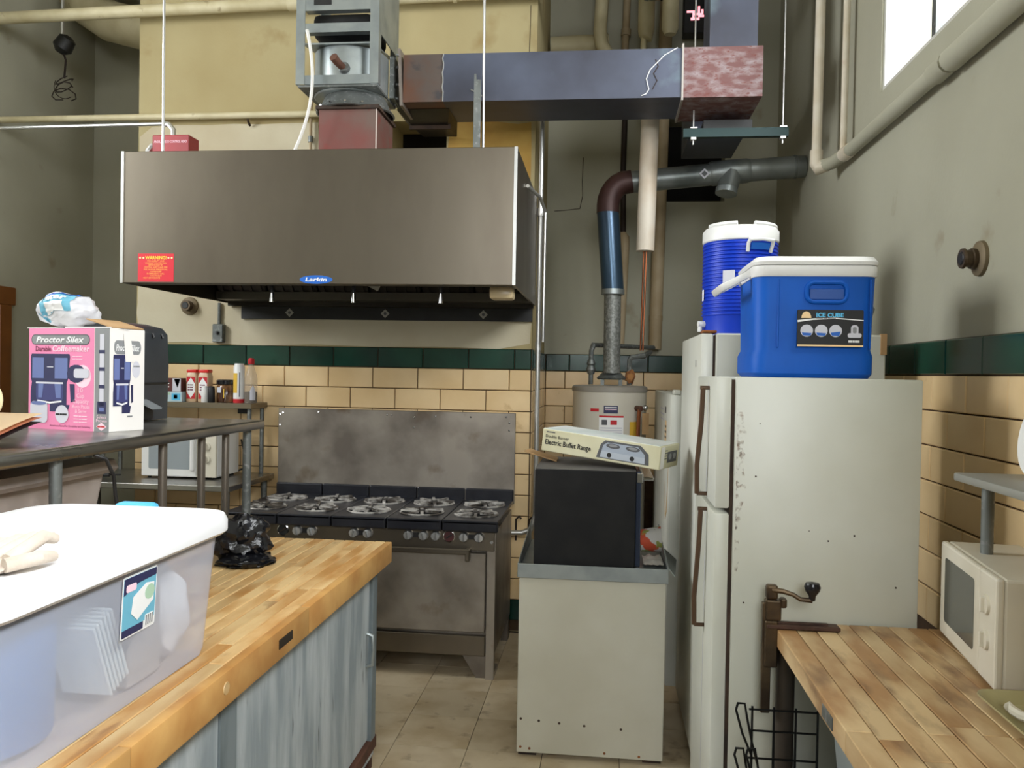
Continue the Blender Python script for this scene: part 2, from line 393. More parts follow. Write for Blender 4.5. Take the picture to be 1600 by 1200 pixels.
# projecting pier in the middle, with a broken opening above the hood
PX0, PX1, PZ0, PZ1 = -1.44, -1.07, 3.02, 3.36
bm = nb()
for a, b_, c, d in ((XP0, XP1, -.006, PZ0), (XP0, XP1, PZ1, ZC), (XP0, PX0, PZ0, PZ1), (PX1, XP1, PZ0, PZ1)): bx(bm, a, b_, YB, YR + .3, c, d)
wall_b = struct('wall_back', bm, plaster_c)
b2 = nb(); bx(b2, PX0 - .01, PX1 + .01, YB + .3, YB + .34, PZ0 - .01, PZ1 + .01); put('opening_back', b2, hole_m, wall_b)  # shade inside the broken opening, put in as a black sheet
def patch(name, x0, x1, z0, z1, m, seed):
    # thin, uneven coat of another paint on the pier
    b2 = nb(); n = 26; pts = []
    rr = random.Random(seed)
    for i in range(n):
        t = i / n * 4; k = int(t); f = t - k
        P = [(x0, z0), (x1, z0), (x1, z1), (x0, z1), (x0, z0)]
        x = P[k][0] + (P[k + 1][0] - P[k][0]) * f; z = P[k][1] + (P[k + 1][1] - P[k][1]) * f
        if 0 < f: x += rr.uniform(-.008, .008); z += rr.uniform(-.012, .012)
        pts.append((x, z))
    poly(front(0, YB, 0), pts, m, wall_b, name, h=.003, th=.0035)
patch('paint_coat', XP0 + .005, -1.95, 2.3, 3.36, plaster_w, 1)
patch('paint_coat', XP0 + .005, XP1 - .012, 1.862, 2.295, plaster_w, 2)
patch('paint_coat', -1.06, XP1 - .03, 2.3, 3.34, plaster_o, 3)
# raised plaster edge with crack on the pier's right corner
for pts in ([(-.62, 3.56), (-.55, 3.68), (-.53, 3.8), (-.525, 4.1)],):
    b2 = nb(); tube(b2, [(x, YB - .001, z) for x, z in pts], .0022, 5); put('crack', b2, gasket, wall_b)
for pts in ([(-.42, 2.98), (-.3, 2.99), (-.22, 3.0), (-.2, 3.1), (-.205, 3.22), (-.2, 3.4)],):
    b2 = nb(); tube(b2, [(x, YR - .001, z) for x, z in pts], .003, 5); put('crack', b2, gasket, wall_br)

# ---- glazed wall tiles, one object each
def tile_mesh(wd, hg, th=.012, g=.0028, bev=.004):
    b = nb()
    a = wd / 2 - g; c = hg / 2 - g
    f = [b.verts.new((s * (a - bev), -th, t * (c - bev))) for s, t in ((-1, -1), (1, -1), (1, 1), (-1, 1))]
    k = [b.verts.new((s * a, -th + bev, t * c)) for s, t in ((-1, -1), (1, -1), (1, 1), (-1, 1))]
    r = [b.verts.new((s * a, 0, t * c)) for s, t in ((-1, -1), (1, -1), (1, 1), (-1, 1))]
    b.faces.new(f)
    for i in range(4):
        j = (i + 1) % 4
        b.faces.new((k[i], k[j], f[j], f[i])); b.faces.new((r[i], r[j], k[j], k[i]))
    bmesh.ops.recalc_face_normals(b, faces=b.faces[:])
    me = bpy.data.meshes.new('tile'); b.to_mesh(me); b.free(); return me
TM = {}
def tiles(parent, mapf, rz, u0, u1, z_rows, tw=.306, name='tile'):
    for ri, (z0, z1, m, off) in enumerate(z_rows):
        u = u0 - off
        while u < u1 - .005:
            a, b_ = max(u, u0), min(u + tw, u1)
            if b_ - a > .025:
                key = (round(b_ - a, 3), round(z1 - z0, 3), m.name)
                if key not in TM:
                    TM[key] = tile_mesh(b_ - a, z1 - z0); TM[key].materials.append(m)
                o = bpy.data.objects.new(name, TM[key]); COL.objects.link(o); o.parent = parent
                jit = random.uniform(-.001, .001)
                x, y = mapf((a + b_) / 2, jit)
                o.location = (x, y, (z0 + z1) / 2); o.rotation_euler = (0, 0, rz)
            u += tw
RH = .1375; ZG0, ZG1 = 1.72, 1.855
def rows(zmin, base=True, ph=0, body=None):
    out = [(ZG0, ZG1, tile_g, .12)]
    z = ZG0; i = 0
    while z - RH > zmin - .01:
        m = body or tile_c
        out.append((z - RH, z, m, (0.0 if (i + ph) % 2 else .153))); z -= RH; i += 1
    if base: out[-1] = (max(0.0, out[-1][0]), out[-1][1], tile_g, out[-1][3])
    return out
bm = nb(); bx(bm, XP0 + .004, XP1, YB - .004, YB + .001, 0, ZG1); put('tile_bed', bm, grout, wall_b)
tiles(wall_b, lambda u, j: (u, YB - .003 + j), 0, XP0 + .005, XP1, rows(0.0))
bm = nb(); bx(bm, XP1 - .001, XP1 + .004, YB - .012, YR, 0, ZG1); put('tile_bed', bm, grout, wall_b)
tiles(wall_b, lambda u, j: (XP1 + .003 + j, u), math.radians(90), YB - .008, YR - .01, rows(0.0, ph=1))
bm = nb(); bx(bm, XP1 + .01, XW, YR - .004, YR + .001, 0, ZG1); put('tile_bed', bm, grout, wall_br)
tiles(wall_br, lambda u, j: (u, YR - .003 + j), 0, XP1 + .015, .9, rows(.8, False))
bm = nb(); bx(bm, XW - .004, XW + .001, 1.28, YR, 0, ZG1); put('tile_bed', bm, grout, wall_r)
tiles(wall_r, lambda u, j: (XW - .003 + j, u), math.radians(-90), 1.55, 4.4, rows(.75, False, 1))
# ---- floor tiles
FT = .34
ft_me = None
b = nb(); bx(b, -FT / 2 + .0015, FT / 2 - .0015, -FT / 2 + .0015, FT / 2 - .0015, -.006, 0.0)
ft_me = bpy.data.meshes.new('floor_tile'); b.to_mesh(ft_me); b.free(); ft_me.materials.append(floor_t)
for i in range(-6, 5):
    for j in range(4, 16):
        o = bpy.data.objects.new('floor_tile', ft_me); COL.objects.link(o); o.parent = floor
        o.location = (-.58 + i * FT + .165, j * FT + .1, 0)
        if o.location.x + FT / 2 > XW - .01 or o.location.y + FT / 2 > YB: COL.objects.unlink(o); bpy.data.objects.remove(o)
# ---- dark wooden door in the left wall
bm = nb(); bx(bm, XL - .02, XL + .02, 4.4, 5.42, 0, 2.12); d1 = struct('door_1', bm, wood_door)
bm = nb()
bx(bm, XL, XL + .05, 4.28, 4.4, 0, 2.12, .006); bx(bm, XL, XL + .05, 5.42, 5.54, 0, 2.12, .006); bx(bm, XL, XL + .05, 4.24, 5.58, 2.12, 2.25, .006)
put('door_frame', bm, wood_trim, d1)
bm = nb(); bx(bm, XL + .02, XL + .035, 4.95, 5.25, 1.3, 1.5, .004); put('kick_plate', bm, M('dull_plate', (60, 62, 60), .5, .3), d1)

# ------------------------------------------------------------------ range hood
HXa, HXb, HYa, HYb, Hz0, Hz1 = -2.566, -.458, 4.15, 5.40, 2.14, 2.835
hood = thing('range_hood', 'long brushed stainless steel exhaust hood hanging over the gas range', 'range hood', ((HXa + HXb) / 2, (HYa + HYb) / 2, Hz0))
bm = nb(); bx(bm, HXa, HXb, HYa, HYa + .012, Hz0, Hz1, .003); fp = put('front_panel', bm, steel, hood)
for x in (HXa, HXb - .012):
    bm = nb(); bx(bm, x, x + .012, HYa + .012, HYb, Hz0, Hz1); put('side_panel', bm, steel, hood)
bm = nb(); bx(bm, HXa + .012, HXb - .012, HYa + .012, HYb, Hz1 - .012, Hz1); put('top_panel', bm, steel_d, hood)
bm = nb(); bx(bm, HXa + .012, HXb - .012, HYb - .015, HYb, Hz0 - .02, Hz1 - .012); put('back_panel', bm, hood_in, hood)
for x in (HXa - .002, HXb - .014):
    bm = nb(); bx(bm, x, x + .016, HYa - .004, HYa + .01, Hz0, Hz1); put('corner_trim', bm, conduit_m, hood)
bm = nb(); bx(bm, HXa + .012, HXb - .012, HYa + .012, HYa + .09, Hz0, Hz0 + .012); bx(bm, HXa + .012, HXb - .012, HYa + .082, HYa + .09, Hz0, Hz0 + .05); put('front_gutter', bm, hood_in, hood)
for i in range(6):
    x0 = HXa + .03 + i * .342
    bm = nb(); m4 = Matrix.Translation((x0 + .165, 5.0, 2.44)) @ Matrix.Rotation(math.radians(-45), 4, 'X')
    obx(bm, m4, -.165, .165, -.33, .33, -.02, .02, .006)
    for k in range(5): obx(bm, m4, -.14 + k * .065, -.12 + k * .065, -.31, .31, -.03, -.02)
    put('grease_filter', bm, hood_in, hood)
bm = nb(); bx(bm, HXa + .02, HXb - .02, 5.2, HYb - .016, Hz0 + .01, Hz0 + .06); put('drip_trough', bm, M('dull_trough', (104, 100, 92), .45, .8), hood)
bm = nb(); bx(bm, -2.46, HXb - .02, HYb - .008, HYb + .012, 2.035, 2.118); rail = put('wall_rail', bm, black, hood)
for x in (-2.12, -1.46, -.80):
    poly(front(x, HYb - .009, 2.078), [(0, -.03), (.03, 0), (0, .03), (-.03, 0)], M('foil_square', (170, 168, 160), .5), rail, 'foil_sticker')
    poly(front(x, HYb - .0095, 2.078), CI(0, 0, .01), ink_dgrey, rail, 'foil_mark')
for x in (-1.80, -1.345, -.87):
    bm = nb(); cyl = tube(bm, [(x, 4.32, 2.2), (x, 4.32, 2.11)], .011, 10); nz = put('nozzle_pipe', bm, black, hood, True)
    bm = nb(); tube(bm, [(x, 4.32, 2.11), (x, 4.32, 2.06)], [.012, .014], 10); put('nozzle_tip', bm, chrome, nz, True)
bm = nb(); bx(bm, -1.29, -1.2, 4.30, 4.32, 2.14, 2.17); bm.transform(Matrix.Translation((-1.245, 4.31, 2.155)) @ Matrix.Rotation(.45, 4, 'Y') @ Matrix.Translation((1.245, -4.31, -2.155))); put('hanging_tag', bm, M('tag_grey', (150, 148, 140), .6), hood)
bm = nb(); bx(bm, -.61, -.485, 4.3, 4.42, 2.085, 2.15, .015, 2); lf = put('lamp_guard', bm, M('lamp_guard_glass', (196, 176, 138), .3), hood, True)
bm = nb(); bx(bm, -.615, -.48, 4.295, 4.425, 2.15, 2.17); put('lamp_base', bm, galv_d, lf)
# warning sticker and oval badge
f = front(-2.468, HYa, 2.147)
st = poly(f, R4(0, .2, 0, .148), sticker_red, fp, 'warning_sticker'); st['label'] = 'red warning sticker with yellow lettering'
text('WARNING!', f, .1, .118, .018, ink_y, st, wid=.118, align='CENTER', bold=.02)
for i, s in enumerate(('FOR LIABILITY AND', 'WARRANTY PROTECTION', 'SERVICE ONLY BY', 'CENTRAL SAFETY AND FIRE', 'FOR 24 HOUR SERVICE CALL', '314-966-0787', 'IN EMERGENCY CALL', '314-575-0271', 'NEXT SERVICE DATE')):
    wd = (.095, .12, .082, .13, .132, .066, .098, .066, .094)[i]
    text(s, f, .1 if i < 8 else .078, .106 - i * .0112, .0078, ink_o, st, wid=wd, align='CENTER', bold=.01)
for u in (.012, .03, .17, .188): poly(f, CI(u, .126, .0055, 8), ink_skin, st, 'dot', h=.0016)
f = front(-1.492, HYa, 2.163)
ov = poly(f, CI(0, 0, .088, 28, .022), ink_b, fp, 'oval_badge'); ov['label'] = 'blue oval maker badge with white lettering'
text('Larkin', f, 0, -.009, .02, ink_w, ov, wid=.115, align='CENTER', shear=.15, bold=.02)

# hanger rods
def rod(pts, r, label, m=conduit_m, name='hanger_rod', foot=None):
    t = thing(name, label, 'rod', pts[-1])
    b = nb(); tube(b, pts, r, 8); put('rod', b, m, t, True)
    if foot: b = nb(); foot(b); put('foot_plate', b, galv, t)
    return t
rod([(-2.43, 4.3, ZC), (-2.42, 4.3, Hz1 + .028)], .007, 'thin steel rod holding up the hood beside the red control box', foot=lambda b: (bx(b, -2.55, -2.3, 4.26, 4.34, Hz1, Hz1 + .02, .003), lathe(b, [(.028, 0), (.008, .02)], 10, Matrix.Translation((-2.42, 4.3, Hz1 + .02)))))
t = rod([(-.67, 4.3, ZC), (-.655, 4.3, Hz1 + .028)], .007, 'thin steel rod holding up the hood in front of the blue duct', foot=lambda b: (bx(b, -.71, -.53, 4.26, 4.34, Hz1, Hz1 + .016, .003), lathe(b, [(.022, 0), (.008, .02)], 10, Matrix.Translation((-.655, 4.3, Hz1 + .016)))))
b = nb(); bx(b, -.705, -.695, 4.28, 4.32, Hz1 + .016, 3.25); bx(b, -.695, -.668, 4.28, 4.285, Hz1 + .016, 3.22); put('angle_bar', b, galv_d, t)

# red control box
t = thing('control_box', 'small red fire suppression control box on top of the hood', 'control box', (-2.7, 4.95, Hz1))
X0, X1, Y0, Y1, Z0, Z1 = -2.83, -2.59, 4.9, 5.03, Hz1 + .0, 3.14
b = nb(); bx(b, X0, X1, Y0, Y1, Z0, Z1, .004); bd = put('box_body', b, red_box, t)
text('ANSUL, ANEXO CONTROL HEAD', front(X0, Y0, Z0), .012, .255, .016, ink_pinkl, bd, wid=.215)
b = nb(); tube(b, [(X0 + .10, 4.97, Z1), (X0 + .10, 4.97, 3.19), (X0 + .07, 4.97, 3.225), (X0 + .03, 4.97, 3.23)], .016, 8); put('conduit_elbow', b, conduit_m, t, True)
b = nb(); tube(b, [(X0, 4.97, 3.09), (X0 - .04, 4.97, 3.09), (X0 - .065, 4.97, 3.06), (X0 - .065, 4.97, Hz1)], .018, 8); put('cable_connector', b, conduit_m, t, True)

# ------------------------------------------------------------------ duct riser, fan and duct
t = thing('duct_riser', 'square red primed duct rising from the hood top', 'duct', (-1.45, 4.67, Hz1))
b = nb(); bx(b, -1.615, -1.285, 4.5, 4.85, Hz1, 3.15); bd = put('duct_body', b, primer, t)
b = nb(); bx(b, -1.63, -1.27, 4.485, 4.865, 3.15, 3.17); put('top_flange', b, gasket, bd)
b = nb(); bx(b, -1.289, -1.283, 4.498, 4.503, Hz1, 3.15); put('seam', b, M('pale_seam', (190, 176, 168), .6), bd)

fan = thing('exhaust_fan', 'grey galvanised exhaust fan in an open metal frame above the hood', 'fan', (-1.48, 4.67, 3.17))
FX0, FX1, FY0, FY1, FZ0, FZ1 = -1.735, -1.265, 4.45, 4.88, 3.275, 4.2
def angle_post(x, y, sx, sy):
    b = nb(); a = .05
    bx(b, x, x + sx * a, y, y + sy * .006, FZ0, FZ1); bx(b, x, x + sx * .006, y + sy * .006, y + sy * a, FZ0, FZ1)
    return put('frame_post', b, galv, fan)
for x, y, sx, sy in ((FX0, FY0, 1, 1), (FX1, FY0, -1, 1), (FX0, FY1, 1, -1), (FX1, FY1, -1, -1)): angle_post(x, y, sx, sy)
for z in (FZ0, 3.56, 3.68):
    b = nb(); bx(b, FX0 + .05, FX1 - .05, FY0 + .002, FY0 + .012, z, z + (.05 if z < 3.6 else .14)); bx(b, FX0 + .05, FX1 - .05, FY0 + .012, FY0 + .05, z, z + .006); put('cross_rail', b, galv, fan)
b = nb()
bx(b, FX0 + .1, FX0 + .2, FY0 - .001, FY0 + .002, 3.71, 3.77); put('switch_cutout', b, black, fan)
b = nb(); bx(b, FX1 - .006, FX1 + .0, FY0 + .05, FY1 - .05, 3.56, FZ1)
put('side_plate', b, galv, fan)
b = nb(); obx(b, Matrix.Translation((-1.5, 4.66, 3.53)) @ Matrix.Rotation(math.radians(8), 4, 'X'), -.2, .2, -.2, .2, -.004, .004); put('bearing_shelf', b, galv, fan)
b = nb(); bx(b, FX0 + .06, FX1 - .055, 4.52, 4.84, 3.56, 3.70, .04, 2); put('motor', b, black, fan, True)
b = nb(); lathe(b, [(.205, 3.255), (.21, 3.26), (.21, 3.5), (.2, 3.505)], 40, Matrix.Translation((-1.49, 4.69, 0))); put('fan_drum', b, galv, fan, True)
b = nb(); tube(b, [(-1.47, 4.49, 3.37), (-1.49, 4.42, 3.385), (-1.5, 4.39, 3.40)], [.02, .022, .024], 12); sh = put('drive_shaft', b, rustbrown, fan, True)
b = nb(); lathe(b, [(.034, 0), (.03, .02)], 14, Matrix.Translation((-1.468, 4.487, 3.37)) @ Matrix.Rotation(math.radians(70), 4, 'X')); put('shaft_collar', b, galv_d, sh, True)
b = nb(); obx(b, Matrix.Identity(4), FX0 + .01, FX1 - .01, FY0 + .01, FY1 - .01, FZ0 - .012, FZ0); put('bottom_plate', b, galv_d, fan)
b = nb(); lathe(b, [(.215, 3.165), (.225, 3.17), (.2, 3.2), (.17, 3.265)], 36, Matrix.Translation((-1.46, 4.68, 0)), cap=False); put('inlet_cone', b, galv_d, fan, True)
for a in range(200, 345, 24):
    ca, sa = math.cos(math.radians(a)), math.sin(math.radians(a))
    b = nb(); tube(b, [(-1.46 + .214 * ca, 4.68 + .214 * sa, 3.18), (-1.46 + .226 * ca, 4.68 + .226 * sa, 3.185)], .007, 6); put('bolt', b, chrome, fan)
b = nb(); bx(b, FX1 - .01, -1.25, 4.72, 4.98, 3.28, 3.52); put('outlet_box', b, galv_d, fan)
# flexible conduit from fan to hood
pts = []
for i in range(25):
    s = i / 24
    x = -1.66 + .14 * math.sin(s * 2.5) * .5 - .13 * s ** 2.5
    pts.append((-1.665 + .075 * math.sin(s * math.pi * .8) - .14 * s ** 2, 4.43 - .02 * math.sin(s * 3), 3.565 - s * (3.565 - Hz1)))
b = nb(); tube(b, pts, .009, 8)
t = single('flexible_conduit', 'white flexible cable conduit hanging from the fan to the hood top', 'conduit', b, M('white_conduit', (214, 212, 206), .5), True)

duct = thing('exhaust_duct', 'long rectangular blue-grey steel duct with a red primed end', 'duct', (-.2, 4.95, 3.26))
DY0, DY1, DZ0, DZ1 = 4.75, 5.15, 3.265, 3.54
b = nb(); bx(b, -1.20, -.966, DY0, DY1, DZ0, DZ1); put('rusty_section', b, duct_r, duct)
b = nb(); bx(b, -.966, .398, DY0 + .002, DY1, DZ0, DZ1); ms = put('long_section', b, duct_b, duct)
b = nb(); obx(b, Matrix.Translation((-1.215, 4.95, 3.40)) @ Matrix.Rotation(math.radians(-3), 4, 'Y'), -.008, .008, -.22, .22, -.16, .17); fl = put('flange', b, M('flange_steel', (150, 140, 132), .5, .6), duct)
for z in (3.28, 3.36, 3.46, 3.53):
    b = nb(); tube(b, [(-1.222, 4.725, z), (-1.236, 4.725, z)], .008, 6); put('bolt', b, chrome, fl)
b = nb()
zs = [DZ0 + i * .0275 for i in range(11)]
tube(b, [(-.967 + random.uniform(-.004, .004), DY0 - .001, z) for z in zs], .004, 6)
put('weld_seam', b, conduit_m, duct, True)
b = nb(); bx(b, .404, .84, DY0, 5.2, DZ0 - .003, DZ1 + .002); put('red_end_section', b, primer_w, duct)
b = nb(); bx(b, .396, .406, DY0 - .012, DY1 + .02, DZ0 - .02, DZ1 + .02); put('joint_flange', b, M('joint_steel', (176, 170, 164), .5, .5), duct)
b = nb(); bx(b, .558, .825, 4.85, 5.17, DZ1, ZC - .02); put('vertical_section', b, duct_b, duct)
b = nb(); bx(b, .50, .84, 5.2, 5.9, DZ0 - .05, DZ1 - .05); put('rear_section', b, duct_b, duct)
b = nb(); tube(b, [(.37, DY0 - .004, DZ1), (.3, DY0 - .006, 3.5), (.22, DY0 - .005, 3.42), (.2, DY0 - .005, 3.37), (.215, DY0 - .005, 3.31), (.2, DY0 - .006, 3.285), (.175, DY0 - .006, 3.275)], .0028, 6); put('loose_wire', b, ink_w, duct, True)
b = nb(); tube(b, [(.25, DY0, 3.48), (.265, DY0, 3.44), (.24, DY0, 3.40), (.26, DY0, 3.36), (.235, DY0, 3.31)], .0025, 5); put('paint_drip', b, gasket, duct)
b = nb(); tube(b, [(-.80, DY0 - .002, 3.33), (-.73, DY0 - .002, 3.29)], .004, 5); put('weld_smear', b, conduit_m, duct)
# green support channel and its two rods
t = thing('support_channel', 'dark green steel channel hung under the red duct end', 'bracket', (.74, 4.98, 3.1))
b = nb(); bx(b, .43, 1.03, 4.96, 4.968, 3.1, 3.15); bx(b, .43, 1.03, 4.968, 5.0, 3.142, 3.15); bx(b, .43, 1.03, 4.968, 5.0, 3.1, 3.108); put('channel', b, M('green_channel', (18, 50, 50), .45, .3), t)
for x in (.49, 1.0):
    b = nb(); tube(b, [(x, 4.98, 3.06), (x, 4.98, ZC)], .005, 6); rr_ = put('threaded_rod', b, conduit_m, t, True)
    b = nb(); bx(b, x - .02, x + .02, 4.955, 5.005, 3.15, 3.158); bx(b, x - .015, x + .015, 4.96, 5.0, 3.086, 3.1); put('washer', b, conduit_m, rr_)
b = nb(); bx(b, .55, .83, 5.0, 5.2, 3.158, 3.21); put('cradle', b, black, t)
# broken metal hood-like scoop above the hole
t = thing('duct_elbow', 'dark sheet-metal duct stub under the blue duct at the wall opening', 'duct', (-1.25, 5.2, 3.2))
b = nb(); loft(b, [[(-1.27, 4.87, 3.262), (-.95, 4.87, 3.262), (-.95, 5.15, 3.262), (-1.27, 5.15, 3.262)], [(-1.22, 5.1, 3.225), (-1.0, 5.1, 3.225), (-1.0, 5.41, 3.25), (-1.22, 5.41, 3.25)]]); put('stub', b, hood_in, t)
b = nb(); bx(b, -1.24, -.98, 5.08, 5.1, 3.205, 3.235); put('torn_edge', b, gasket, t)

# ------------------------------------------------------------------ pipes high on the walls
def pipe(name, label, pts, r, m, cat='pipe', seg=12, extra=None, group=None):
    t = thing(name, label, cat, pts[0], group=group)
    b = nb(); tube(b, pts, r, seg); put('pipe_run', b, m, t, True)
    for e in (extra or []):
        b = nb(); tube(b, e[0], e[1], seg); put(e[3] if len(e) > 3 else 'coupling', b, e[2], t, True)
    return t
pipe('ceiling_pipe', 'thick cream pipe running across the very top of the wall', [(XL, 5.3, 4.07), (1.2, 5.3, 4.07 + .10)], .04, pipe_c,
     extra=[([(-2.12, 5.3, 4.105), (-2.05, 5.3, 4.107)], .046, pipe_c), ([(-1.02, 5.3, 4.125), (-1.0, 5.3, 4.126)], .046, pipe_c)])
pipe('wall_pipe', 'cream pipe crossing the wall just above the hood', [(XL, 5.36, 3.395), (-1.65, 5.36, 3.40)], .022, pipe_c,
     extra=[([(-2.42, 5.36, 3.37), (-2.42, 5.4, 3.34)], .008, gasket, 'clip')])
pipe('thin_conduit', 'thin grey conduit below the cream pipe ending at the red control box', [(XL, 5.0, 3.225), (-2.80, 4.97, 3.23)], .012, conduit_m)
pipe('thin_vertical_pipe', 'thin dark vertical pipe on the wall left of the fan', [(-1.95, 5.39, 3.75), (-1.99, 5.39, 3.45), (-1.99, 5.39, 2.85)], .010, pipe_t,
     extra=[([(-1.99, 5.39, 3.26), (-1.99, 5.39, 3.22)], .017, galv_d)])
t = pipe('corner_conduit', 'silver electrical conduit running down the corner of the wall', [(-.435, 5.385, 3.55), (-.435, 5.385, 3.3), (-.435, 5.385, .78), (-.46, 5.385, .68), (-.52, 5.385, .655), (-.60, 5.37, .655)], .0165, conduit_m,
         extra=[([(-.435, 5.385, 2.77), (-.435, 5.385, 2.72)], .024, conduit_m), ([(-.435, 5.385, 1.9), (-.435, 5.385, 1.85)], .021, conduit_m)])
pipe('gas_tee', 'small chrome fitting between hood and corner conduit', [(-.446, 4.6, 2.74), (-.40, 4.9, 2.74), (-.40, 5.33, 2.74), (-.40, 5.33, 1.9)], .010, conduit_m)
for x in (-.475, -.56):
    b = nb(); tube(b, [(x, YB - .02, .60), (x, YB - .02, .74), (x + .02, YB - .03, .76), (x + .035, YB - .03, .745)], .006, 6)
    single('wire_hook', 'small dark wire hook on the tiles ' + ('beside the corner conduit' if x > -.5 else 'next to the range side'), 'hook', b, dark_pipe, True)
# recess pipes
pipe('heating_pipe', 'thick white painted pipe slanting down behind the duct', [(.268, 5.42, 3.74), (.262, 5.42, 3.5), (.243, 5.42, 2.5)], .058, M('white_lagging', (232, 222, 206), .5, c2=(214, 192, 166), scale=3), seg=18)
pipe('tan_riser', 'tan vertical pipe against the recessed wall', [(.42, 6.49, ZC), (.38, 6.49, 1.9)], .05, pipe_t, extra=[([(.383, 6.49, 2.16), (.3825, 6.49, 2.12)], .053, pipe_t)])
pipe('dark_riser', 'dark iron vertical pipe beside the flue elbow', [(.125, 6.48, 4.2), (.11, 6.48, 3.3), (.12, 6.48, 2.78)], .022, dark_pipe)
pipe('lagged_riser', 'beige lagged pipe with a torn top below the dark riser', [(.115, 6.48, 2.82), (.125, 6.48, 2.76), (.135, 6.48, 2.7), (.115, 6.48, 1.93)], [.012, .045, .036, .03], pipe_t)
t = pipe('copper_line', 'pair of thin copper tubes hanging from the white slanted pipe', [(.235, 5.43, 2.51), (.228, 5.47, 1.86)], .006, copper)
b = nb(); tube(b, [(.252, 5.43, 2.51), (.243, 5.47, 1.86)], .006, 6); put('second_tube', b, copper, t, True)
pipe('bent_pipe', 'cream pipe bending to the right above the blue duct', [(-.06, 6.25, ZC), (-.085, 6.25, 4.26), (-.07, 6.25, 4.16), (.0, 6.25, 4.04), (.16, 6.25, 3.88), (.2, 6.25, 3.84)], .05, pipe_c, seg=16)
pipe('stub_pipe', 'horizontal cream pipe stub behind the bent pipe', [(XP1 + .02, 6.4, 4.21), (-.02, 6.4, 4.22)], .075, pipe_c, seg=16, extra=[([(-.06, 6.4, 4.22), (-.03, 6.4, 4.22)], .085, gasket, 'collar')])
pipe('capped_riser', 'cream capped pipe end above the duct, larger one', [(.42, 6.1, ZC), (.42, 6.1, 4.2), (.42, 6.1, 4.16)], [.06, .06, .04], pipe_c, seg=16)
pipe('narrow_riser', 'narrow cream riser left of the white slanted pipe', [(.255, 6.15, ZC), (.25, 6.15, 4.22), (.245, 6.15, 4.16), (.235, 6.15, 4.15), (.22, 6.15, 3.6)], [.06, .06, .05, .022, .022], pipe_c)
pipe('thin_riser', 'thin grey-cream riser beside the bent pipe', [(.12, 6.45, ZC), (.1, 6.45, 4.0), (.06, 6.45, 3.93)], .028, pipe_t, extra=[([(.112, 6.45, 4.35), (.11, 6.45, 4.3)], .038, pipe_t)])
b = nb(); blob(b, (-.1, 6.52, 4.02), .13, .03, .09, .5, 3, 3, 4); single('loose_plaster', 'flaking white plaster patch under the stub pipe', 'plaster', b, plaster_w, True)
# glass lamp and dark lit sign high behind the duct
t = thing('pendant_light', 'white rectangular light fitting with rounded corners at the ceiling pipes', 'lamp', (.26, 5.25, 4.04))
b = nb(); loft(b, [[(x + .26, 5.2, y + 4.2) for x, y, _ in rrect(-.072, .072, -.16, .16, .03, 0)], [(x + .26, 5.28, y + 4.2) for x, y, _ in rrect(-.072, .072, -.16, .16, .03, 0)]]); bd = put('housing', b, chrome, t, True)
poly(front(.26, 5.2, 4.2), RR(-.066, .034, -.154, .154, .024), M('lamp_lens', (250, 245, 245), .4, emit=(255, 245, 245), estr=2.2), bd, 'lens')
poly(front(.26, 5.2, 4.2), RR(.036, .066, -.15, .15, .012), ink_grey, bd, 'reflector')
b = nb(); tube(b, [(.26, 5.24, 4.36), (.26, 5.24, ZC)], .012, 8); put('stem', b, galv_d, t)
t = thing('lit_sign', 'small black box with glowing red-white marks near the ceiling', 'sign', (.68, 6.4, 4.3))
b = nb(); bx(b, .54, .78, 6.38, 6.5, 4.28, 4.6, .006); bd = put('case', b, black, t)
glow = M('sign_glow', (255, 190, 195), .5, emit=(255, 150, 160), estr=2.0)
for k, (u, v, a, b_) in enumerate(((-.05, .02, .03, .008), (-.03, -.01, .008, .03), (.0, .0, .03, .008), (.01, .03, .008, .03), (.03, -.015, .025, .008), (-.04, -.035, .01, .01), (-.01, -.035, .025, .009), (.035, .015, .008, .02))):
    poly(front(.64, 6.38, 4.42), R4(u - a, u + a, v - b_, v + b_) if k % 2 == 0 else R4(u - a, u + a, v - b_, v + b_), glow, bd, 'lit_mark', h=.001 + k * .0002)
# pipes at the right wall
t = pipe('window_pipe', 'wall-coloured thick pipe running along the right wall under the window', [(1.235, 1.282, 2.87), (1.235, 2.9, 2.87), (1.235, 4.5, 2.88), (1.215, 4.72, 2.88), (1.165, 4.8, 2.88)], .034, plaster_g,
         extra=[([(1.235, 3.35, 2.872), (1.235, 3.22, 2.872)], .042, plaster_g), ([(1.235, 3.2, 2.872), (1.235, 1.284, 2.871)], .044, plaster_g, 'thick_run'), ([(1.23, 4.55, 2.88), (1.235, 4.45, 2.88)], .037, pipe_w)])
pipe('drop_pipe', 'white vertical pipe with an elbow near the window', [(1.16, 4.8, ZC), (1.15, 4.8, 2.95), (1.15, 4.8, 2.88)], .027, pipe_w, extra=[([(1.15, 4.8, 2.97), (1.15, 4.8, 2.9), (1.165, 4.79, 2.872), (1.2, 4.76, 2.88)], .036, pipe_w, 'elbow')])
pipe('slim_drop_pipe', 'slimmer white vertical pipe right beside the elbow pipe', [(1.235, 4.55, ZC), (1.225, 4.55, 2.9)], .018, pipe_w)
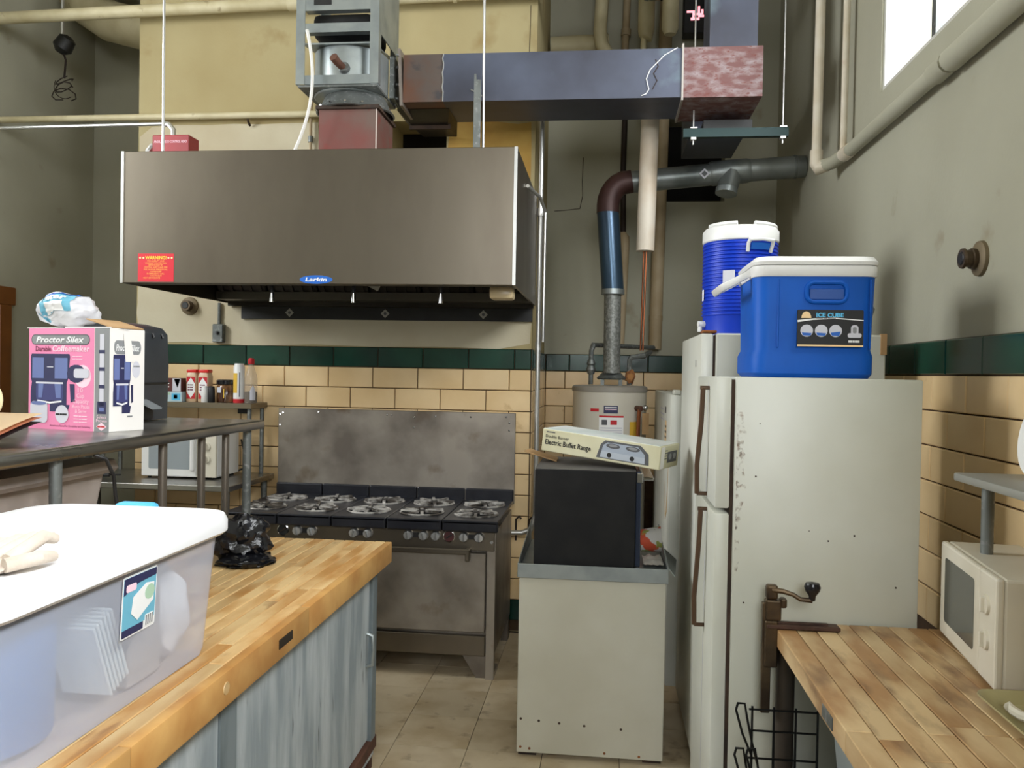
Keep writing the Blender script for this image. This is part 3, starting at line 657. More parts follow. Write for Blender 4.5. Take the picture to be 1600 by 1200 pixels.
# left recess: large lagged pipe and hanging wire fitting
pipe('lagged_duct', 'bulky cream lagged pipe in the dark upper left corner', [(-4.3, 6.2, 4.75), (-4.05, 6.1, 4.5), (-3.85, 6.05, 4.36), (-3.3, 6.0, 4.2)], [.16, .16, .15, .15], pipe_c, seg=20, extra=[([(-3.95, 6.0, 4.6), (-3.7, 6.0, 4.62)], .09, black, 'black_collar')])
t = thing('hanging_light_fixture', 'tangled dark light fixture with a wire cage hanging in the left corner', 'lamp', (-4.0, 5.7, 3.9))
b = nb(); tube(b, [(-4.0, 5.7, ZC), (-4.0, 5.7, 4.05)], .012, 8); put('stem', b, conduit_m, t)
b = nb(); lathe(b, [(.02, .1), (.06, .08), (.07, 0), (.03, -.04)], 14, Matrix.Translation((-4.0, 5.7, 4.02)) @ Matrix.Rotation(.6, 4, 'Y')); put('socket', b, black, t, True)
b = nb(); tube(b, [(-4.0, 5.7, 4.02), (-3.97, 5.7, 3.93), (-3.98, 5.7, 3.8)], .008, 6)
for k in range(3): tube(b, [(-3.98 + .06 * math.cos(a * .7 + k) * (1 if k < 2 else 1.5), 5.7 + .05 * math.sin(a * .7 + k), 3.78 - .05 * k + .03 * math.sin(a * .9 + k * 2)) for a in range(9)], .004, 5)
tube(b, arc((-3.97, 5.7, 3.74), .09, 150, 300, 10), .003, 5); put('wire_cage', b, dark_pipe, t, True)

# wall sockets and switch
def lamp_socket(label, M4):
    t = thing('lamp_socket', label, 'lamp socket', M4.to_translation(), M4.to_euler(), local=True)
    b = nb(); lathe(b, [(.0, 0), (.062, 0), (.06, .012), (.045, .02), (.0, .02)], 24); put('wall_plate', b, M('aged_brass_plate', (120, 106, 82), .6, .3), t, True)
    b = nb(); lathe(b, [(.034, .018), (.036, .035), (.03, .038), (.03, .055), (.036, .058), (.034, .066)], 20); s = put('socket_shell', b, M('dark_brass', (88, 74, 58), .45, .6), t, True)
    b = nb(); lathe(b, [(.0, .0665), (.024, .0665), (.02, .07), (.0, .07)], 16); put('contact', b, black, s, True)
lamp_socket('round bare lamp socket on the wall under the hood left end', Matrix.Translation((-2.84, YB - .003, 2.118)) @ Matrix.Rotation(math.radians(90), 4, 'X'))
lamp_socket('round bare lamp socket on the right wall above the green tiles', Matrix.Translation((XW, 3.02, 2.122)) @ Matrix.Rotation(math.radians(-90), 4, 'Y'))
t = thing('switch_box', 'grey metal switch box on the wall under the hood', 'switch', (-2.617, YB, 1.87))
b = nb(); bx(b, -2.655, -2.58, YB - .05, YB - .003, 1.87, 1.995, .005); bd = put('box', b, galv_d, t)
b = nb(); bx(b, -2.625, -2.61, YB - .062, YB - .05, 1.925, 1.945); put('toggle', b, black, bd)
b = nb(); tube(b, [(-2.62, YB - .02, 1.995), (-2.62, YB - .02, 2.14)], .011, 8); put('conduit', b, galv_d, t, True)

# ------------------------------------------------------------------ gas range
SX0, SX1, SY0, SY1 = -2.132, -.56, 4.50, 5.30
rg = thing('gas_range', 'wide stainless steel ten burner gas range with tall backsplash', 'stove', ((SX0 + SX1) / 2, 4.9, 0))
bm = nb(); bx(bm, SX0 + .02, SX1 - .02, SY0 + .05, SY1, .14, .82); put('body', bm, steel_d, rg)
for x in (SX0 + .02, SX1 - .065):
    bm = nb(); bx(bm, x, x + .045, SY0 + .02, SY0 + .06, .0, .82); bx(bm, x, x + .045, SY0 + .06, SY0 + .2, .0, .03)
    put('corner_post', bm, steel_d, rg)
    bm = nb(); bx(bm, x, x + .045, SY1 - .1, SY1 - .02, 0, .15); put('rear_leg', bm, steel_d, rg)
bm = nb(); loft(bm, [[(-.76, SY0 + .04, .125), (-.62, SY0 + .04, .125), (-.62, SY0 + .05, .125), (-.76, SY0 + .05, .125)], [(-.68, SY0 + .04, .0), (-.62, SY0 + .04, .0), (-.62, SY0 + .05, .0), (-.68, SY0 + .05, .0)]]); put('foot_gusset', bm, steel_d, rg)
bm = nb(); bx(bm, SX0 + .02, SX1 - .025, SY0 + .005, SY0 + .05, .716, .825, .003); cp = put('control_panel', bm, steel, rg)
bm = nb(); tube(bm, [(SX1 - .04, SY0 + .0, .765), (SX1 - .04, SY0 + .02, .765)], .009, 8); put('bolt', bm, chrome, rg)
bm = nb(); bx(bm, SX0 + .07, SX1 - .07, SY0 + .012, SY0 + .05, .13, .24, .003); put('kick_panel', bm, steel, rg)
for x0, x1, hr in ((-2.05, -1.36, -1.45), (-1.345, -.632, -.715)):
    bm = nb(); bx(bm, x0, x1, SY0 + .005, SY0 + .05, .262, .70, .004); dr = put('oven_door', bm, steel_d, rg)
    bm = nb(); bx(bm, x0 + .09, hr, SY0 - .045, SY0 - .03, .70, .73, .005); bx(bm, hr - .025, hr, SY0 - .045, SY0 + .006, .665, .73, .004); bx(bm, x0 + .09, x0 + .115, SY0 - .045, SY0 + .006, .665, .73, .004); put('door_handle', bm, steel, dr)
cw = (SX1 - SX0) / 5
for i in range(5):
    x0 = SX0 + i * cw; xc = x0 + cw / 2
    bm = nb(); bx(bm, x0 + .003, x0 + cw - .003, SY0 - .03, SY1 - .06, .866, .885, .004); bx(bm, x0 + .003, x0 + cw - .003, SY0 - .03, SY0 + .0, .822, .885, .009, 2)
    sec = put('cooktop_section', bm, iron_b, rg)
    bm = nb(); bx(bm, x0 + .003, x0 + cw - .003, SY1 - .075, SY1 - .045, .866, .955, .008, 2); put('rear_ledge', bm, iron_b, rg)
    for yc in (4.685, 5.025):
        bm = nb(); lathe(bm, [(.118, .8852), (.118, .8862), (.0, .8862)], 24, Matrix.Translation((xc, yc, 0))); put('burner_bowl', bm, hole_m, sec)
        bm = nb()
        tube(bm, [(xc + .122 * math.cos(a * math.pi / 12), yc + .122 * math.sin(a * math.pi / 12), .888) for a in range(24)], .007, 5, closed=True)
        for k in range(8):
            a = k * math.pi / 4 + .2 + random.uniform(-.08, .08); ca, sa = math.cos(a), math.sin(a); lift = random.uniform(.0, .012)
            m4 = Matrix.Translation((xc, yc, .892)) @ Matrix.Rotation(a, 4, 'Z') @ Matrix.Rotation(random.uniform(-.06, .06), 4, 'Y')
            obx(bm, m4, .035, .122, -.009, .009, -.004, .006 + lift * .5)
        put('grate', bm, grate_m, rg)
        bm = nb(); lathe(bm, [(.032, .8862), (.036, .893), (.02, .899), (.0, .9)], 14, Matrix.Translation((xc, yc, 0))); put('burner_head', bm, iron, rg, True)
bm = nb(); bx(bm, SX0 + .0, SX1 - .0, SY1 - .045, SY1 - .03, .86, 1.442, .003); bs = put('backsplash', bm, steel_d, rg)
for x, z in ((-2.1, 1.41), (-1.86, 1.42), (-1.4, 1.412), (-1.37, 1.412), (-1.22, 1.40), (-1.22, 1.335), (-1.08, 1.41), (-.85, 1.41), (-.62, 1.415), (-.6, 1.38), (-.6, 1.33), (-2.12, 1.40), (-2.12, 1.33)):
    bm = nb(); lathe(bm, [(.007, 0), (.006, .003), (0, .005)], 8, Matrix.Translation((x, SY1 - .045, z)) @ Matrix.Rotation(math.radians(90), 4, 'X')); put('rivet', bm, chrome, bs)
kn_me = None
for i, x in enumerate((-1.998, -1.705, -1.62, -1.378, -1.297, -1.067, -.981, -.912, -.754, -.669)):
    z = .79; m4 = Matrix.Translation((x, SY0 + .005, z)) @ Matrix.Rotation(math.radians(90), 4, 'X')
    bm = nb(); lathe(bm, [(.028, 0), (.028, .012), (.022, .026), (.0, .027)], 20, m4); k = put('knob', bm, M('knob_aluminium', (205, 205, 205), .3, .8), cp, True)
    bm = nb(); obx(bm, m4 @ Matrix.Rotation(random.uniform(-.3, .4), 4, 'Z'), -.005, .005, -.022, .022, .02, .036, .003); put('knob_grip', bm, M('knob_grip', (170, 170, 170), .3, .8), k)
for x in (-1.662, -1.337, -1.024, -.711):
    poly(front(x, SY0 + .005, .79), R4(-.022, .022, -.014, .014), ink_k, cp, 'label_plate')
for x, m in ((-1.79, black), (-.837, M('red_thermostat', (78, 34, 36), .5))):
    m4 = Matrix.Translation((x, SY0 + .005, .79)) @ Matrix.Rotation(math.radians(90), 4, 'X')
    bm = nb(); lathe(bm, [(.034, 0), (.034, .006), (.029, .008)], 22, m4, cap=False); dl = put('dial_ring', bm, chrome, cp, True)
    bm = nb(); lathe(bm, [(.029, .0), (.029, .005), (0, .005)], 22, m4); put('dial', bm, m, dl)
    bm = nb(); obx(bm, m4 @ Matrix.Rotation(.6, 4, 'Z'), -.018, .018, -.004, .004, .005, .009); put('pointer', bm, black if m is not black else gasket, dl)
# flexible gas line beside the range
pts = [(-.53, 5.33, .655), (-.56, 5.1, .62), (-.55, 4.9, .60), (-.575, 4.7, .62)]

# ------------------------------------------------------------------ low steel table with microwave and spice shelf, left of the range
t = thing('steel_side_table', 'low stainless table against the wall left of the range', 'table', (-2.75, 5.1, 0))
bm = nb(); bx(bm, -3.5, -2.215, 4.72, 5.40, .955, .99, .004); put('table_top', bm, shelf_s, t)
for x in (-3.45, -2.26):
    for y in (4.78, 5.34):
        bm = nb(); tube(bm, [(x, y, 0), (x, y, .955)], .02, 10); put('leg', bm, galv_d, t, True)
t = thing('spice_shelf', 'narrow steel overshelf holding spice jars', 'shelf', (-2.7, 5.28, .99))
bm = nb(); bx(bm, -3.4, -2.265, 5.13, 5.39, 1.435, 1.47, .003); put('shelf_board', bm, M('dull_shelf_steel', (132, 122, 104), .4, .8), t)
for y in (5.16, 5.36):
    for x in (-3.3, -2.29):
        bm = nb(); tube(bm, [(x, y, .99), (x, y, 1.435)], .014, 10); put('post', bm, galv_d, t, True)
# toaster-oven style microwave on the low table
def microwave(name, label, loc, rotz, w_, d_, h_, knobs, body_m, win_m, vents=False):
    t = thing(name, label, 'microwave', loc, (0, 0, rotz), local=True)
    b = nb(); bx(b, 0, w_, .018, d_, .012, h_, .008, 2); put('case', b, body_m, t)
    b = nb(); bx(b, 0, w_ * .74, 0, .02, .012, h_, .007, 2); dr = put('door', b, white_p if body_m is white_p else body_m, t)
    b = nb(); bx(b, w_ * .74, w_, 0, .02, .012, h_, .006, 2); cp = put('control_panel', b, offwhite_p, t)
    f = front(0, 0, 0)
    poly(f, RR(w_ * .10, w_ * .66, h_ * .2, h_ * .86, .012), win_m, dr, 'door_window')
    for z in knobs:
        b = nb(); lathe(b, [(.026, 0), (.025, .007), (.0, .008)], 20, Matrix.Translation((w_ * .87, 0, z)) @ Matrix.Rotation(math.radians(90), 4, 'X')); k = put('knob', b, offwhite_p, cp, True)
        b = nb(); bx(b, w_ * .87 - .004, w_ * .87 + .004, -.018, -.004, z - .02, z + .02, .002); put('knob_grip', b, offwhite_p, k)
    for x in (.03, w_ - .03):
        for y in (.05, d_ - .04):
            b = nb(); tube(b, [(x, y, 0), (x, y, .013)], .012, 8); put('foot', b, black, t)
    if vents:
        for k in range(2):
            b = nb(); lathe(b, [(.006, 0), (.006, .002), (0, .002)], 10, Matrix.Translation((w_, .13 + k * .05, h_ * (.5 if k == 0 else .06))) @ Matrix.Rotation(math.radians(90), 4, 'Y')); put('screw', b, galv_d, t)
    return t
mw = microwave('microwave_oven', 'white microwave on the low steel table by the range', (-2.925, 4.98, .99), 0, .50, .33, .30, (.13, .21), white_p, M('grey_door_glass', (150, 158, 162), .15), True)
b = nb(); bx(b, .335, .365, -.03, -.0, .05, .27, .012, 2); put('door_handle', b, white_p, mw)
b = nb(); tube(b, [(-2.42, 5.33, 1.22), (-2.405, 5.36, 1.1), (-2.41, 5.34, 1.02), (-2.46, 5.28, 1.0), (-2.6, 5.34, 1.0)], .006, 6); single('power_cord', 'black cord hanging behind the white microwave by the range', 'cord', b, black, True)
b = nb(); tube(b, [(-3.18, 4.9, 1.01), (-3.1, 4.92, 1.01)], .014, 8); tube(b, [(-3.1, 4.92, 1.01), (-3.03, 4.93, 1.01)], .005, 6); single('cord_plug', 'black plug lying on the low steel table', 'plug', b, black, True)
b = nb(); bx(b, -2.47, -2.40, YB - .04, YB - .016, 1.39, 1.43); single('wall_outlet', 'small dark outlet box under the spice shelf', 'outlet', b, black)

# ---- things on the spice shelf
SZ = 1.47
def carton(name, label, x0, x1, y0, y1, z0, z1, m, prints):
    t = thing(name, label, 'box', ((x0 + x1) / 2, y0, z0)); b = nb(); bx(b, x0, x1, y0, y1, z0, z1, .001); c = put('carton', b, m, t)
    for p, mm in prints: poly(front(x0, y0, z0), p, mm, c)
    return t, c
carton('tea_box', 'pale blue and white carton under the brown one on the spice shelf', -2.93, -2.76, 5.17, 5.27, SZ, SZ + .065, M('carton_paleblue', (188, 210, 218), .5), [(R4(.02, .09, .045, .06), ink_greenl), (R4(.10, .16, .01, .055), ink_lb), (R4(.115, .14, .02, .045), ink_b)])
t, c = carton('brown_box', 'dark brown and white carton on top of the pale blue one', -2.93, -2.765, 5.17, 5.26, SZ + .065, SZ + .155, M('carton_brown', (90, 40, 38), .5), [(R4(.105, .163, .002, .088), ink_pale), ([(.115, .085), (.16, .085), (.14, .025)], ink_dgrey)])
bars(front(-2.93, 5.17, SZ + .065), .02, .05, .07, 2, .022, ink_w, c, th=.4)
for x, lab in ((-2.715, 'left of the two red-capped spice jars, the nearer and fuller in view'), (-2.632, 'right of the two red-capped spice jars, partly hidden by the salt shaker')):
    t = thing('spice_jar', lab, 'jar', (x, 5.24, SZ), group='red-capped spice jars')
    b = nb(); loft(b, [[(x + p[0], 5.24 + p[1], z) for p in rrect(-.037 * k, .037 * k, -.037 * k, .037 * k, .01, 0)] for z, k in ((SZ, .95), (SZ + .005, 1), (SZ + .17, 1), (SZ + .19, .85), (SZ + .195, .8))]); bd = put('jar_body', b, M('jar_spice', (206, 176, 144), .35), t, True)
    b = nb(); bx(b, x - .034, x + .034, 5.206, 5.274, SZ + .192, SZ + .215, .006, 2); put('cap', b, M('cap_red', (214, 40, 34), .4), t, True)
    f = front(x, 5.203, SZ)
    lb = poly(f, R4(-.03, .03, .02, .165), ink_red, bd, 'jar_label', h=.0005)
    poly(f, [(0, .025), (.028, .065), (.028, .12), (0, .16), (-.028, .12), (-.028, .065)], ink_w, lb, h=.001)
    bars(f, -.02, .108, .04, 3, .016, ink_plum, lb, h=.0016, th=.45)
for x, m, lab in ((-2.6, white_p, 'small white shaker in front of the spice jars'), (-2.555, black, 'small black shaker next to the white shaker')):
    t = thing('shaker', lab, 'shaker', (x, 5.17, SZ)); b = nb(); lathe(b, [(.021, 0), (.023, .004), (.022, .09), (.02, .095)], 20, Matrix.Translation((x, 5.17, SZ))); bd = put('shaker_body', b, m, t, True)
    b = nb(); lathe(b, [(.02, .095), (.019, .105), (.0, .108)], 20, Matrix.Translation((x, 5.17, SZ))); put('shaker_top', b, m, bd, True)
t = thing('coffee_jar', 'dark jar with a black lid and brown contents beside the shakers', 'jar', (-2.487, 5.23, SZ))
b = nb(); lathe(b, [(.05, 0), (.056, .006), (.056, .105), (.045, .12)], 28, Matrix.Translation((-2.487, 5.23, SZ))); bd = put('jar_body', b, M('jar_brown', (66, 40, 28), .15, c2=(140, 104, 70), scale=16), t, True)
b = nb(); lathe(b, [(.052, .118), (.058, .12), (.058, .145), (.05, .15)], 28, Matrix.Translation((-2.487, 5.23, SZ))); put('lid', b, black_g, t, True)
poly(front(-2.487, 5.172, SZ), R4(-.03, -.005, .065, .1), ink_pale, bd, 'jar_label', h=.0005); poly(front(-2.487, 5.172, SZ), R4(.012, .018, .03, .09), ink_gold, bd, 'jar_print', h=.0005)
t = thing('spray_can', 'tall white can with a yellow panel on the spice shelf', 'can', (-2.39, 5.22, SZ))
b = nb(); lathe(b, [(.036, .026), (.036, .235), (.03, .25), (.03, .258)], 28, Matrix.Translation((-2.39, 5.22, SZ))); bd = put('can_body', b, white_p, t, True)
b = nb(); lathe(b, [(.035, 0), (.0365, .003), (.0365, .026)], 28, Matrix.Translation((-2.39, 5.22, SZ))); put('red_base', b, ink_red, t, True)
b = nb(); grid(b, 6, 1, lambda u, v: (-2.39 + .0368 * math.sin(-.9 + u * 1.0), 5.22 - .0368 * math.cos(-.9 + u * 1.0), SZ + .065 + v * .13)); put('yellow_panel', b, ink_gold, bd, True)
b = nb(); grid(b, 2, 1, lambda u, v: (-2.39 + .0368 * math.sin(.42 + u * .15), 5.22 - .0368 * math.cos(.42 + u * .15), SZ + .04 + v * .16)); put('dark_stripe', b, ink_navy, bd, True)
t = thing('soy_sauce_bottle', 'clear bottle half full of dark sauce with a red cap', 'bottle', (-2.308, 5.22, SZ))
b = nb(); lathe(b, [(.036, 0), (.04, .006), (.04, .075)], 26, Matrix.Translation((-2.308, 5.22, SZ))); put('dark_sauce', b, M('soy_sauce', (22, 14, 16), .15), t, True)
b = nb(); lathe(b, [(.0405, .0), (.041, .006), (.041, .16), (.034, .19), (.024, .225), (.018, .245), (.018, .26)], 26, Matrix.Translation((-2.308, 5.22, SZ)), cap=False); bd = put('glass_bottle', b, M('bottle_clear', (190, 178, 164), .1, alpha=.3), t, True)
b = nb(); lathe(b, [(.019, .255), (.021, .258), (.02, .288), (.014, .295)], 18, Matrix.Translation((-2.308, 5.22, SZ))); put('red_cap', b, ink_red, t, True)
b = nb(); grid(b, 6, 6, lambda u, v: (-2.308 + .042 * math.sin(.25 + u * .9), 5.22 - .042 * math.cos(.25 + u * .9), SZ + .02 + .1 * v * (1 - .4 * abs(2 * u - 1)))); put('white_label', b, ink_pale, bd, True)

# ------------------------------------------------------------------ long steel overshelf table on the left
tb = thing('steel_worktable', 'long stainless worktable with a high top shelf and pipe legs', 'table', (-2.1, 3.0, 0))
bm = nb(); bx(bm, -2.62, -1.70, 1.5, 4.02, 1.395, 1.44, .012, 3); put('top_shelf', bm, shelf_s, tb, True)
bm = nb(); bx(bm, -2.62, -1.72, 1.5, 3.98, .93, .96, .006, 2); put('lower_shelf', bm, shelf_s, tb, True)
for x, y, r in ((-1.74, 2.47, .0195), (-1.745, 3.91, .0205), (-2.58, 1.7, .0195), (-2.58, 3.91, .0195)):
    bm = nb(); tube(bm, [(x, y, 0), (x, y, 1.396)], r, 14); put('leg', bm, galv_d, tb, True)
for y in (3.12, 3.44, 3.67):
    bm = nb(); bx(bm, -1.755, -1.728, y - .017, y + .017, .95, 1.396, .008, 2); put('upright', bm, M('dull_upright', (120, 112, 102), .45, .7), tb, True)

# coffee maker box
CB = thing('coffeemaker_box', 'pink and white printed coffeemaker carton on the steel shelf', 'box', (-2.333, 3.14, 1.44), (0, 0, math.radians(-15)), local=True)
BW, BD, BH = .435, .175, .405
b = nb(); bx(b, 0, BW, 0, BD, 0, BH, .0015); cb = put('carton', b, card_w, CB)
f = front(0, 0, 0)
G0 = .355
pk = poly(f, R4(0, G0, 0, BH), ink_pink, cb, 'pink_panel', h=.0006)
gy = poly(f, R4(G0 + .004, BW, 0, BH), ink_grey, cb, 'grey_strip', h=.0006)
lg = poly(f, RR(.014, .332, BH - .066, BH - .024, .02), ink_dgrey, pk, 'logo_pill', h=.0012); poly(f, RR(.018, .328, BH - .062, BH - .028, .016), ink_grey, lg, 'logo_fill', h=.0016)
text('Proctor Silex', f, .172, BH - .056, .024, ink_w, lg, wid=.262, align='CENTER', shear=.25, bold=.025, h=.0024)
text('Durable', f, .038, .313, .021, ink_plum, pk, wid=.086, bold=.02); text('Coffeemaker', f, .132, .313, .024, ink_pinkl, pk, wid=.2, bold=.015)
def maker(fr, par, u, v, sx, sy, h0=.0012):
    P = lambda pts, m, nm, k: poly(fr, [(u + a * sx, v + c * sy) for a, c in pts], m, par, nm, h=h0 + k * .0004)
    P([(.0, .0), (.0, .1), (.03, .17), (.0, .2), (.0, .37), (.02, .39), (.98, .39), (1, .37), (.96, .2), (.92, .17), (.92, .0)], ink_navy, 'machine_body', 0)
    P(R4(.04, .34, .2, .36), ink_slate, 'highlight', 1); P(R4(.62, .94, .2, .36), ink_slate, 'highlight', 1)
    P(R4(.42, .58, .285, .292), ink_pale, 'badge', 1)
    P(RR(.14, .84, .03, .165, .045), M('ink_indigo', (62, 64, 116), .5), 'carafe', 1)
    P([(.2, .05), (.3, .05), (.34, .158), (.2, .158)], ink_slate, 'carafe_glint', 2); P([(.66, .05), (.78, .05), (.78, .158), (.62, .158)], ink_slate, 'carafe_glint', 2); P(RR(.14, .84, .158, .172, .006), ink_pale, 'carafe_rim', 3)
    P([(.18, .02), (.5, .004), (.8, .02), (.8, .032), (.5, .018), (.18, .032)], ink_w, 'carafe_base', 2)
    P([(1.0, .16), (1.12, .16), (1.13, .03), (1.03, .02)], ink_navy, 'handle', 1)
    P([(.5, -.055), (.95, -.055), (1.0, .0), (.5, .0)], ink_navy, 'warmer', 1)
maker(f, pk, .012, .1, .215, .52)
poly(f, RR(.012, .108, .024, .11, .02), ink_pale, pk, 'mug', h=.0026); poly(f, CI(.06, .103, .042, 18, .008), ink_slate, pk, 'mug_coffee', h=.003)
poly(f, CI(.295, .215, .045), ink_pinkl, pk, 'filter_ring', h=.001); poly(f, CI(.262, .225, .05, 14, .036), ink_navy, pk, 'filter_basket', h=.002); poly(f, RR(.25, .33, .208, .245, .012), ink_pale, pk, 'filter_cup', h=.003)
poly(f, CI(.187, .062, .036), ink_pale, pk, 'seal', h=.0026); bars(f, .155, .058, .066, 1, .012, ink_k, pk, h=.0034, th=.6)
bars(f, .24, .292, .06, 2, .011, ink_pinkl, pk)
for i, (s, hh) in enumerate((('10', .018), ('Cup', .018), ('Capacity', .017), ('Auto Pause', .015), ('& Serve', .015))):
    text(s, f, .288 if i > 1 else .285, (.152, .13, .108, .088, .07, .052, .04, .028)[i], hh, ink_pinkl, pk, wid=(.026, .04, .085, .095, .06)[i], align='CENTER')
bars(f, .25, .056, .08, 3, .012, ink_pinkl, pk)
text('Americans Rated for Durability and Reliability', f, .12, .012, .008, ink_plum, pk, wid=.22)
for i in range(4):
    z = .33 - i * .068
    poly(f, R4(.385, .407, z - .01, z + .052), ink_pale, gy, 'coffee_stream', h=.0012); poly(f, R4(.381, .411, z - .024, z - .01), ink_navy, gy, 'stream_joint', h=.0014)
poly(f, R4(.375, .42, .07, .118), ink_navy, gy, 'small_maker', h=.0014); poly(f, R4(.385, .41, .08, .095), ink_slate, gy, 'small_carafe', h=.0018)
text('Select', f, .397, .052, .012, ink_pinkl, gy, wid=.05, align='CENTER'); text('Proven', f, .397, .038, .012, ink_pinkl, gy, wid=.055, align='CENTER')
poly(f, [(.37, .02), (.397, .036), (.424, .02), (.397, .004)], ink_pinkl, gy, 'diamond', h=.0014); bars(f, .377, .017, .042, 1, .012, ink_red, gy, h=.002, th=.5)
fr_ = right(BW, 0, 0); fr_.x = fr_.x * (BD / .30)
lg2 = poly(fr_, RR(.035, .265, BH - .1, BH - .045, .026), ink_grey, cb, 'logo_pill'); text('Proctor Silex', fr_, .15, BH - .086, .026, ink_w, lg2, wid=.2, align='CENTER', shear=.25, bold=.02)
poly(fr_, [(.11, BH - .02), (.17, BH - .03), (.205, BH - .13), (.13, BH - .13)], card_w, cb, 'torn_flap', h=.003)
maker(fr_, cb, .03, .1, .15, .52)
poly(fr_, CI(.225, .245, .034), ink_pale, cb, 'filter_ring'); bars(fr_, .2, BH - .15, .06, 1, .012, ink_grey, cb, th=.5); bars(fr_, .15, .055, .05, 1, .012, ink_grey, cb, th=.5)
b = nb(); obx(b, Matrix.Translation((BW - .3, .0, BH)) @ Matrix.Rotation(math.radians(-6), 4, 'X'), .06, .3, .002, .09, .002, .006); put('top_flap', b, card_w, CB)
b = nb(); obx(b, Matrix.Translation((BW, BD / 2, BH)) @ Matrix.Rotation(math.radians(14), 4, 'Y'), -.14, .0, -.08, .08, .002, .006); put('top_flap', b, card_brown, CB)
b = nb(); bx(b, -.012, .14, .0, .14, BH + .0005, BH + .004); put('top_flap', b, card_w, CB)
# pack of paper towels in plastic on the box
t = thing('filter_pack', 'crumpled plastic pack of paper filters on top of the pink carton', 'pack', (-2.22, 3.2, 1.85))
b = nb(); blob(b, (-2.20, 3.2, 1.92), .12, .10, .07, .2, 1.6, 4, 2, flat=1.851)
from mathutils.bvhtree import BVHTree
bv = BVHTree.FromBMesh(b)
bd = put('wrapper', b, M('clear_wrap', (226, 226, 230), .25, c2=(206, 206, 214), scale=9), t, True)
DR = Vector((0, .85, -.5)).normalized()
def onpack(u, v, off=.002):
    p = Vector((-2.27, 3.12, 1.925)) + Vector((.96, 0, .16)) * u + Vector((-.12, .5, .82)) * v
    h = bv.ray_cast(p - DR * .5, DR)
    return (h[0] if h[0] else p) - DR * off
def packdecal(u0, u1, v0, v1, m, nm, par, off, n=26):
    b = nb(); grid(b, n, n, lambda u, v: onpack(u0 + (u1 - u0) * u, v0 + (v1 - v0) * v, off)); return put(nm, b, m, par, True)
lb = packdecal(0, .135, -.03, .085, ink_teal, 'pack_label', bd, .004)
packdecal(0, .135, .058, .085, ink_b, 'label_band', lb, .006)
packdecal(.03, .11, -.03, .005, ink_w, 'label_cloud', lb, .006)
class PF:
    def p(s_, u, v, h=0.0): return onpack(u, v, h)
bars(PF(), .012, .066, .11, 1, .02, ink_w, lb, h=.009, th=.5); text('Filter', PF(), .012, .014, .034, ink_w, lb, wid=.1, h=.009, bold=.03)
# dark grey countertop machine behind the carton
t = thing('countertop_dispenser', 'tall dark grey plastic coffee machine standing behind the carton', 'coffee machine', (-2.25, 3.72, 1.44))
b = nb()
prof = [(-2.50, 1.445), (-2.50, 1.85), (-2.47, 1.895), (-2.40, 1.91), (-2.25, 1.905), (-2.165, 1.885), (-2.138, 1.855), (-2.13, 1.70), (-2.135, 1.445)]
loft(b, [[(x, 3.56, z) for x, z in prof], [(x, 3.575, z) for x, z in prof], [(x, 3.86, z) for x, z in prof]]); bd = put('machine_body', b, M('charcoal_plastic', (60, 64, 68), .38, c2=(52, 55, 60), scale=5), t, True)
b = nb(); bx(b, -2.124, -2.118, 3.57, 3.85, 1.62, 1.624); put('seam', b, black, bd)
b = nb(); obx(b, Matrix.Translation((-2.11, 3.62, 1.53)) @ Matrix.Rotation(math.radians(25), 4, 'Y'), -.035, .06, -.03, .05, -.004, .004); put('drip_flap', b, M('flap_grey', (150, 156, 160), .35), t)
b = nb(); bx(b, -2.13, -2.10, 3.58, 3.68, 1.45, 1.53, .01, 2); put('outlet', b, black, t, True)
b = nb(); tube(b, arc((-2.11, 3.60, 1.49), .035, -80, 90, 8, 'yz'), .006, 6); put('hose_loop', b, M('hose_clear', (140, 140, 140), .3), t, True)
b = nb()
for k in range(3): tube(b, [(-2.135, 3.64 + .08 * k, 1.855), (-2.128, 3.64 + .08 * k, 1.835)], .006, 5)
put('vent_slot', b, black, t)
# foam sole, bag of teal film and round pad at the left end
t = thing('foam_pad', 'curled tan foam pad with dark underside at the shelf edge', 'pad', (-1.95, 2.5, 1.44))
def sole(dz, th, e):
    b = nb(); 
    def top(u, v): return (-2.02 + v * .16 + .0 * u, 1.95 + u * .62, 1.453 + dz + .05 * max(0, .62 - u) ** 1.2 * 2 + .05 * max(0, u - .55) ** 1.3 * 3.0 + .006 * math.sin(u * 9))
    t1 = nb(); grid(t1, 16, 5, top)
    r = bmesh.ops.solidify(t1, geom=t1.faces[:], thickness=th); merge(b, t1); return b
put('dark_underside', sole(.0, .012, 0), M('sole_dark', (52, 44, 48), .7), t, True)
put('coral_layer', sole(.0145, .007, 0), M('sole_coral', (232, 164, 136), .7), t, True)
put('tan_layer', sole(.027, .012, 0), M('sole_tan', (228, 204, 164), .8), t, True)
b = nb(); blob(b, (-1.80, 2.13, 1.459), .05, .14, .02, .3, 2, 3, 5, flat=1.4405); single('folded_film', 'pale teal folded plastic film at the left shelf edge', 'film', b, M('teal_film', (186, 226, 222), .2), True)
b = nb(); lathe(b, [(.0, 0), (.07, 0), (.075, .01), (.07, .02), (0, .02)], 28, Matrix.Translation((-2.11, 2.62, 1.575)) @ Matrix.Rotation(math.radians(90), 4, 'X')); blob(b, (-2.16, 2.66, 1.50), .05, .05, .07, .1, 2, 2, 3, flat=1.4405)
single('round_pad', 'cream round pad peeking in at the left edge', 'pad', b, M('pad_cream', (228, 214, 170), .8), True)
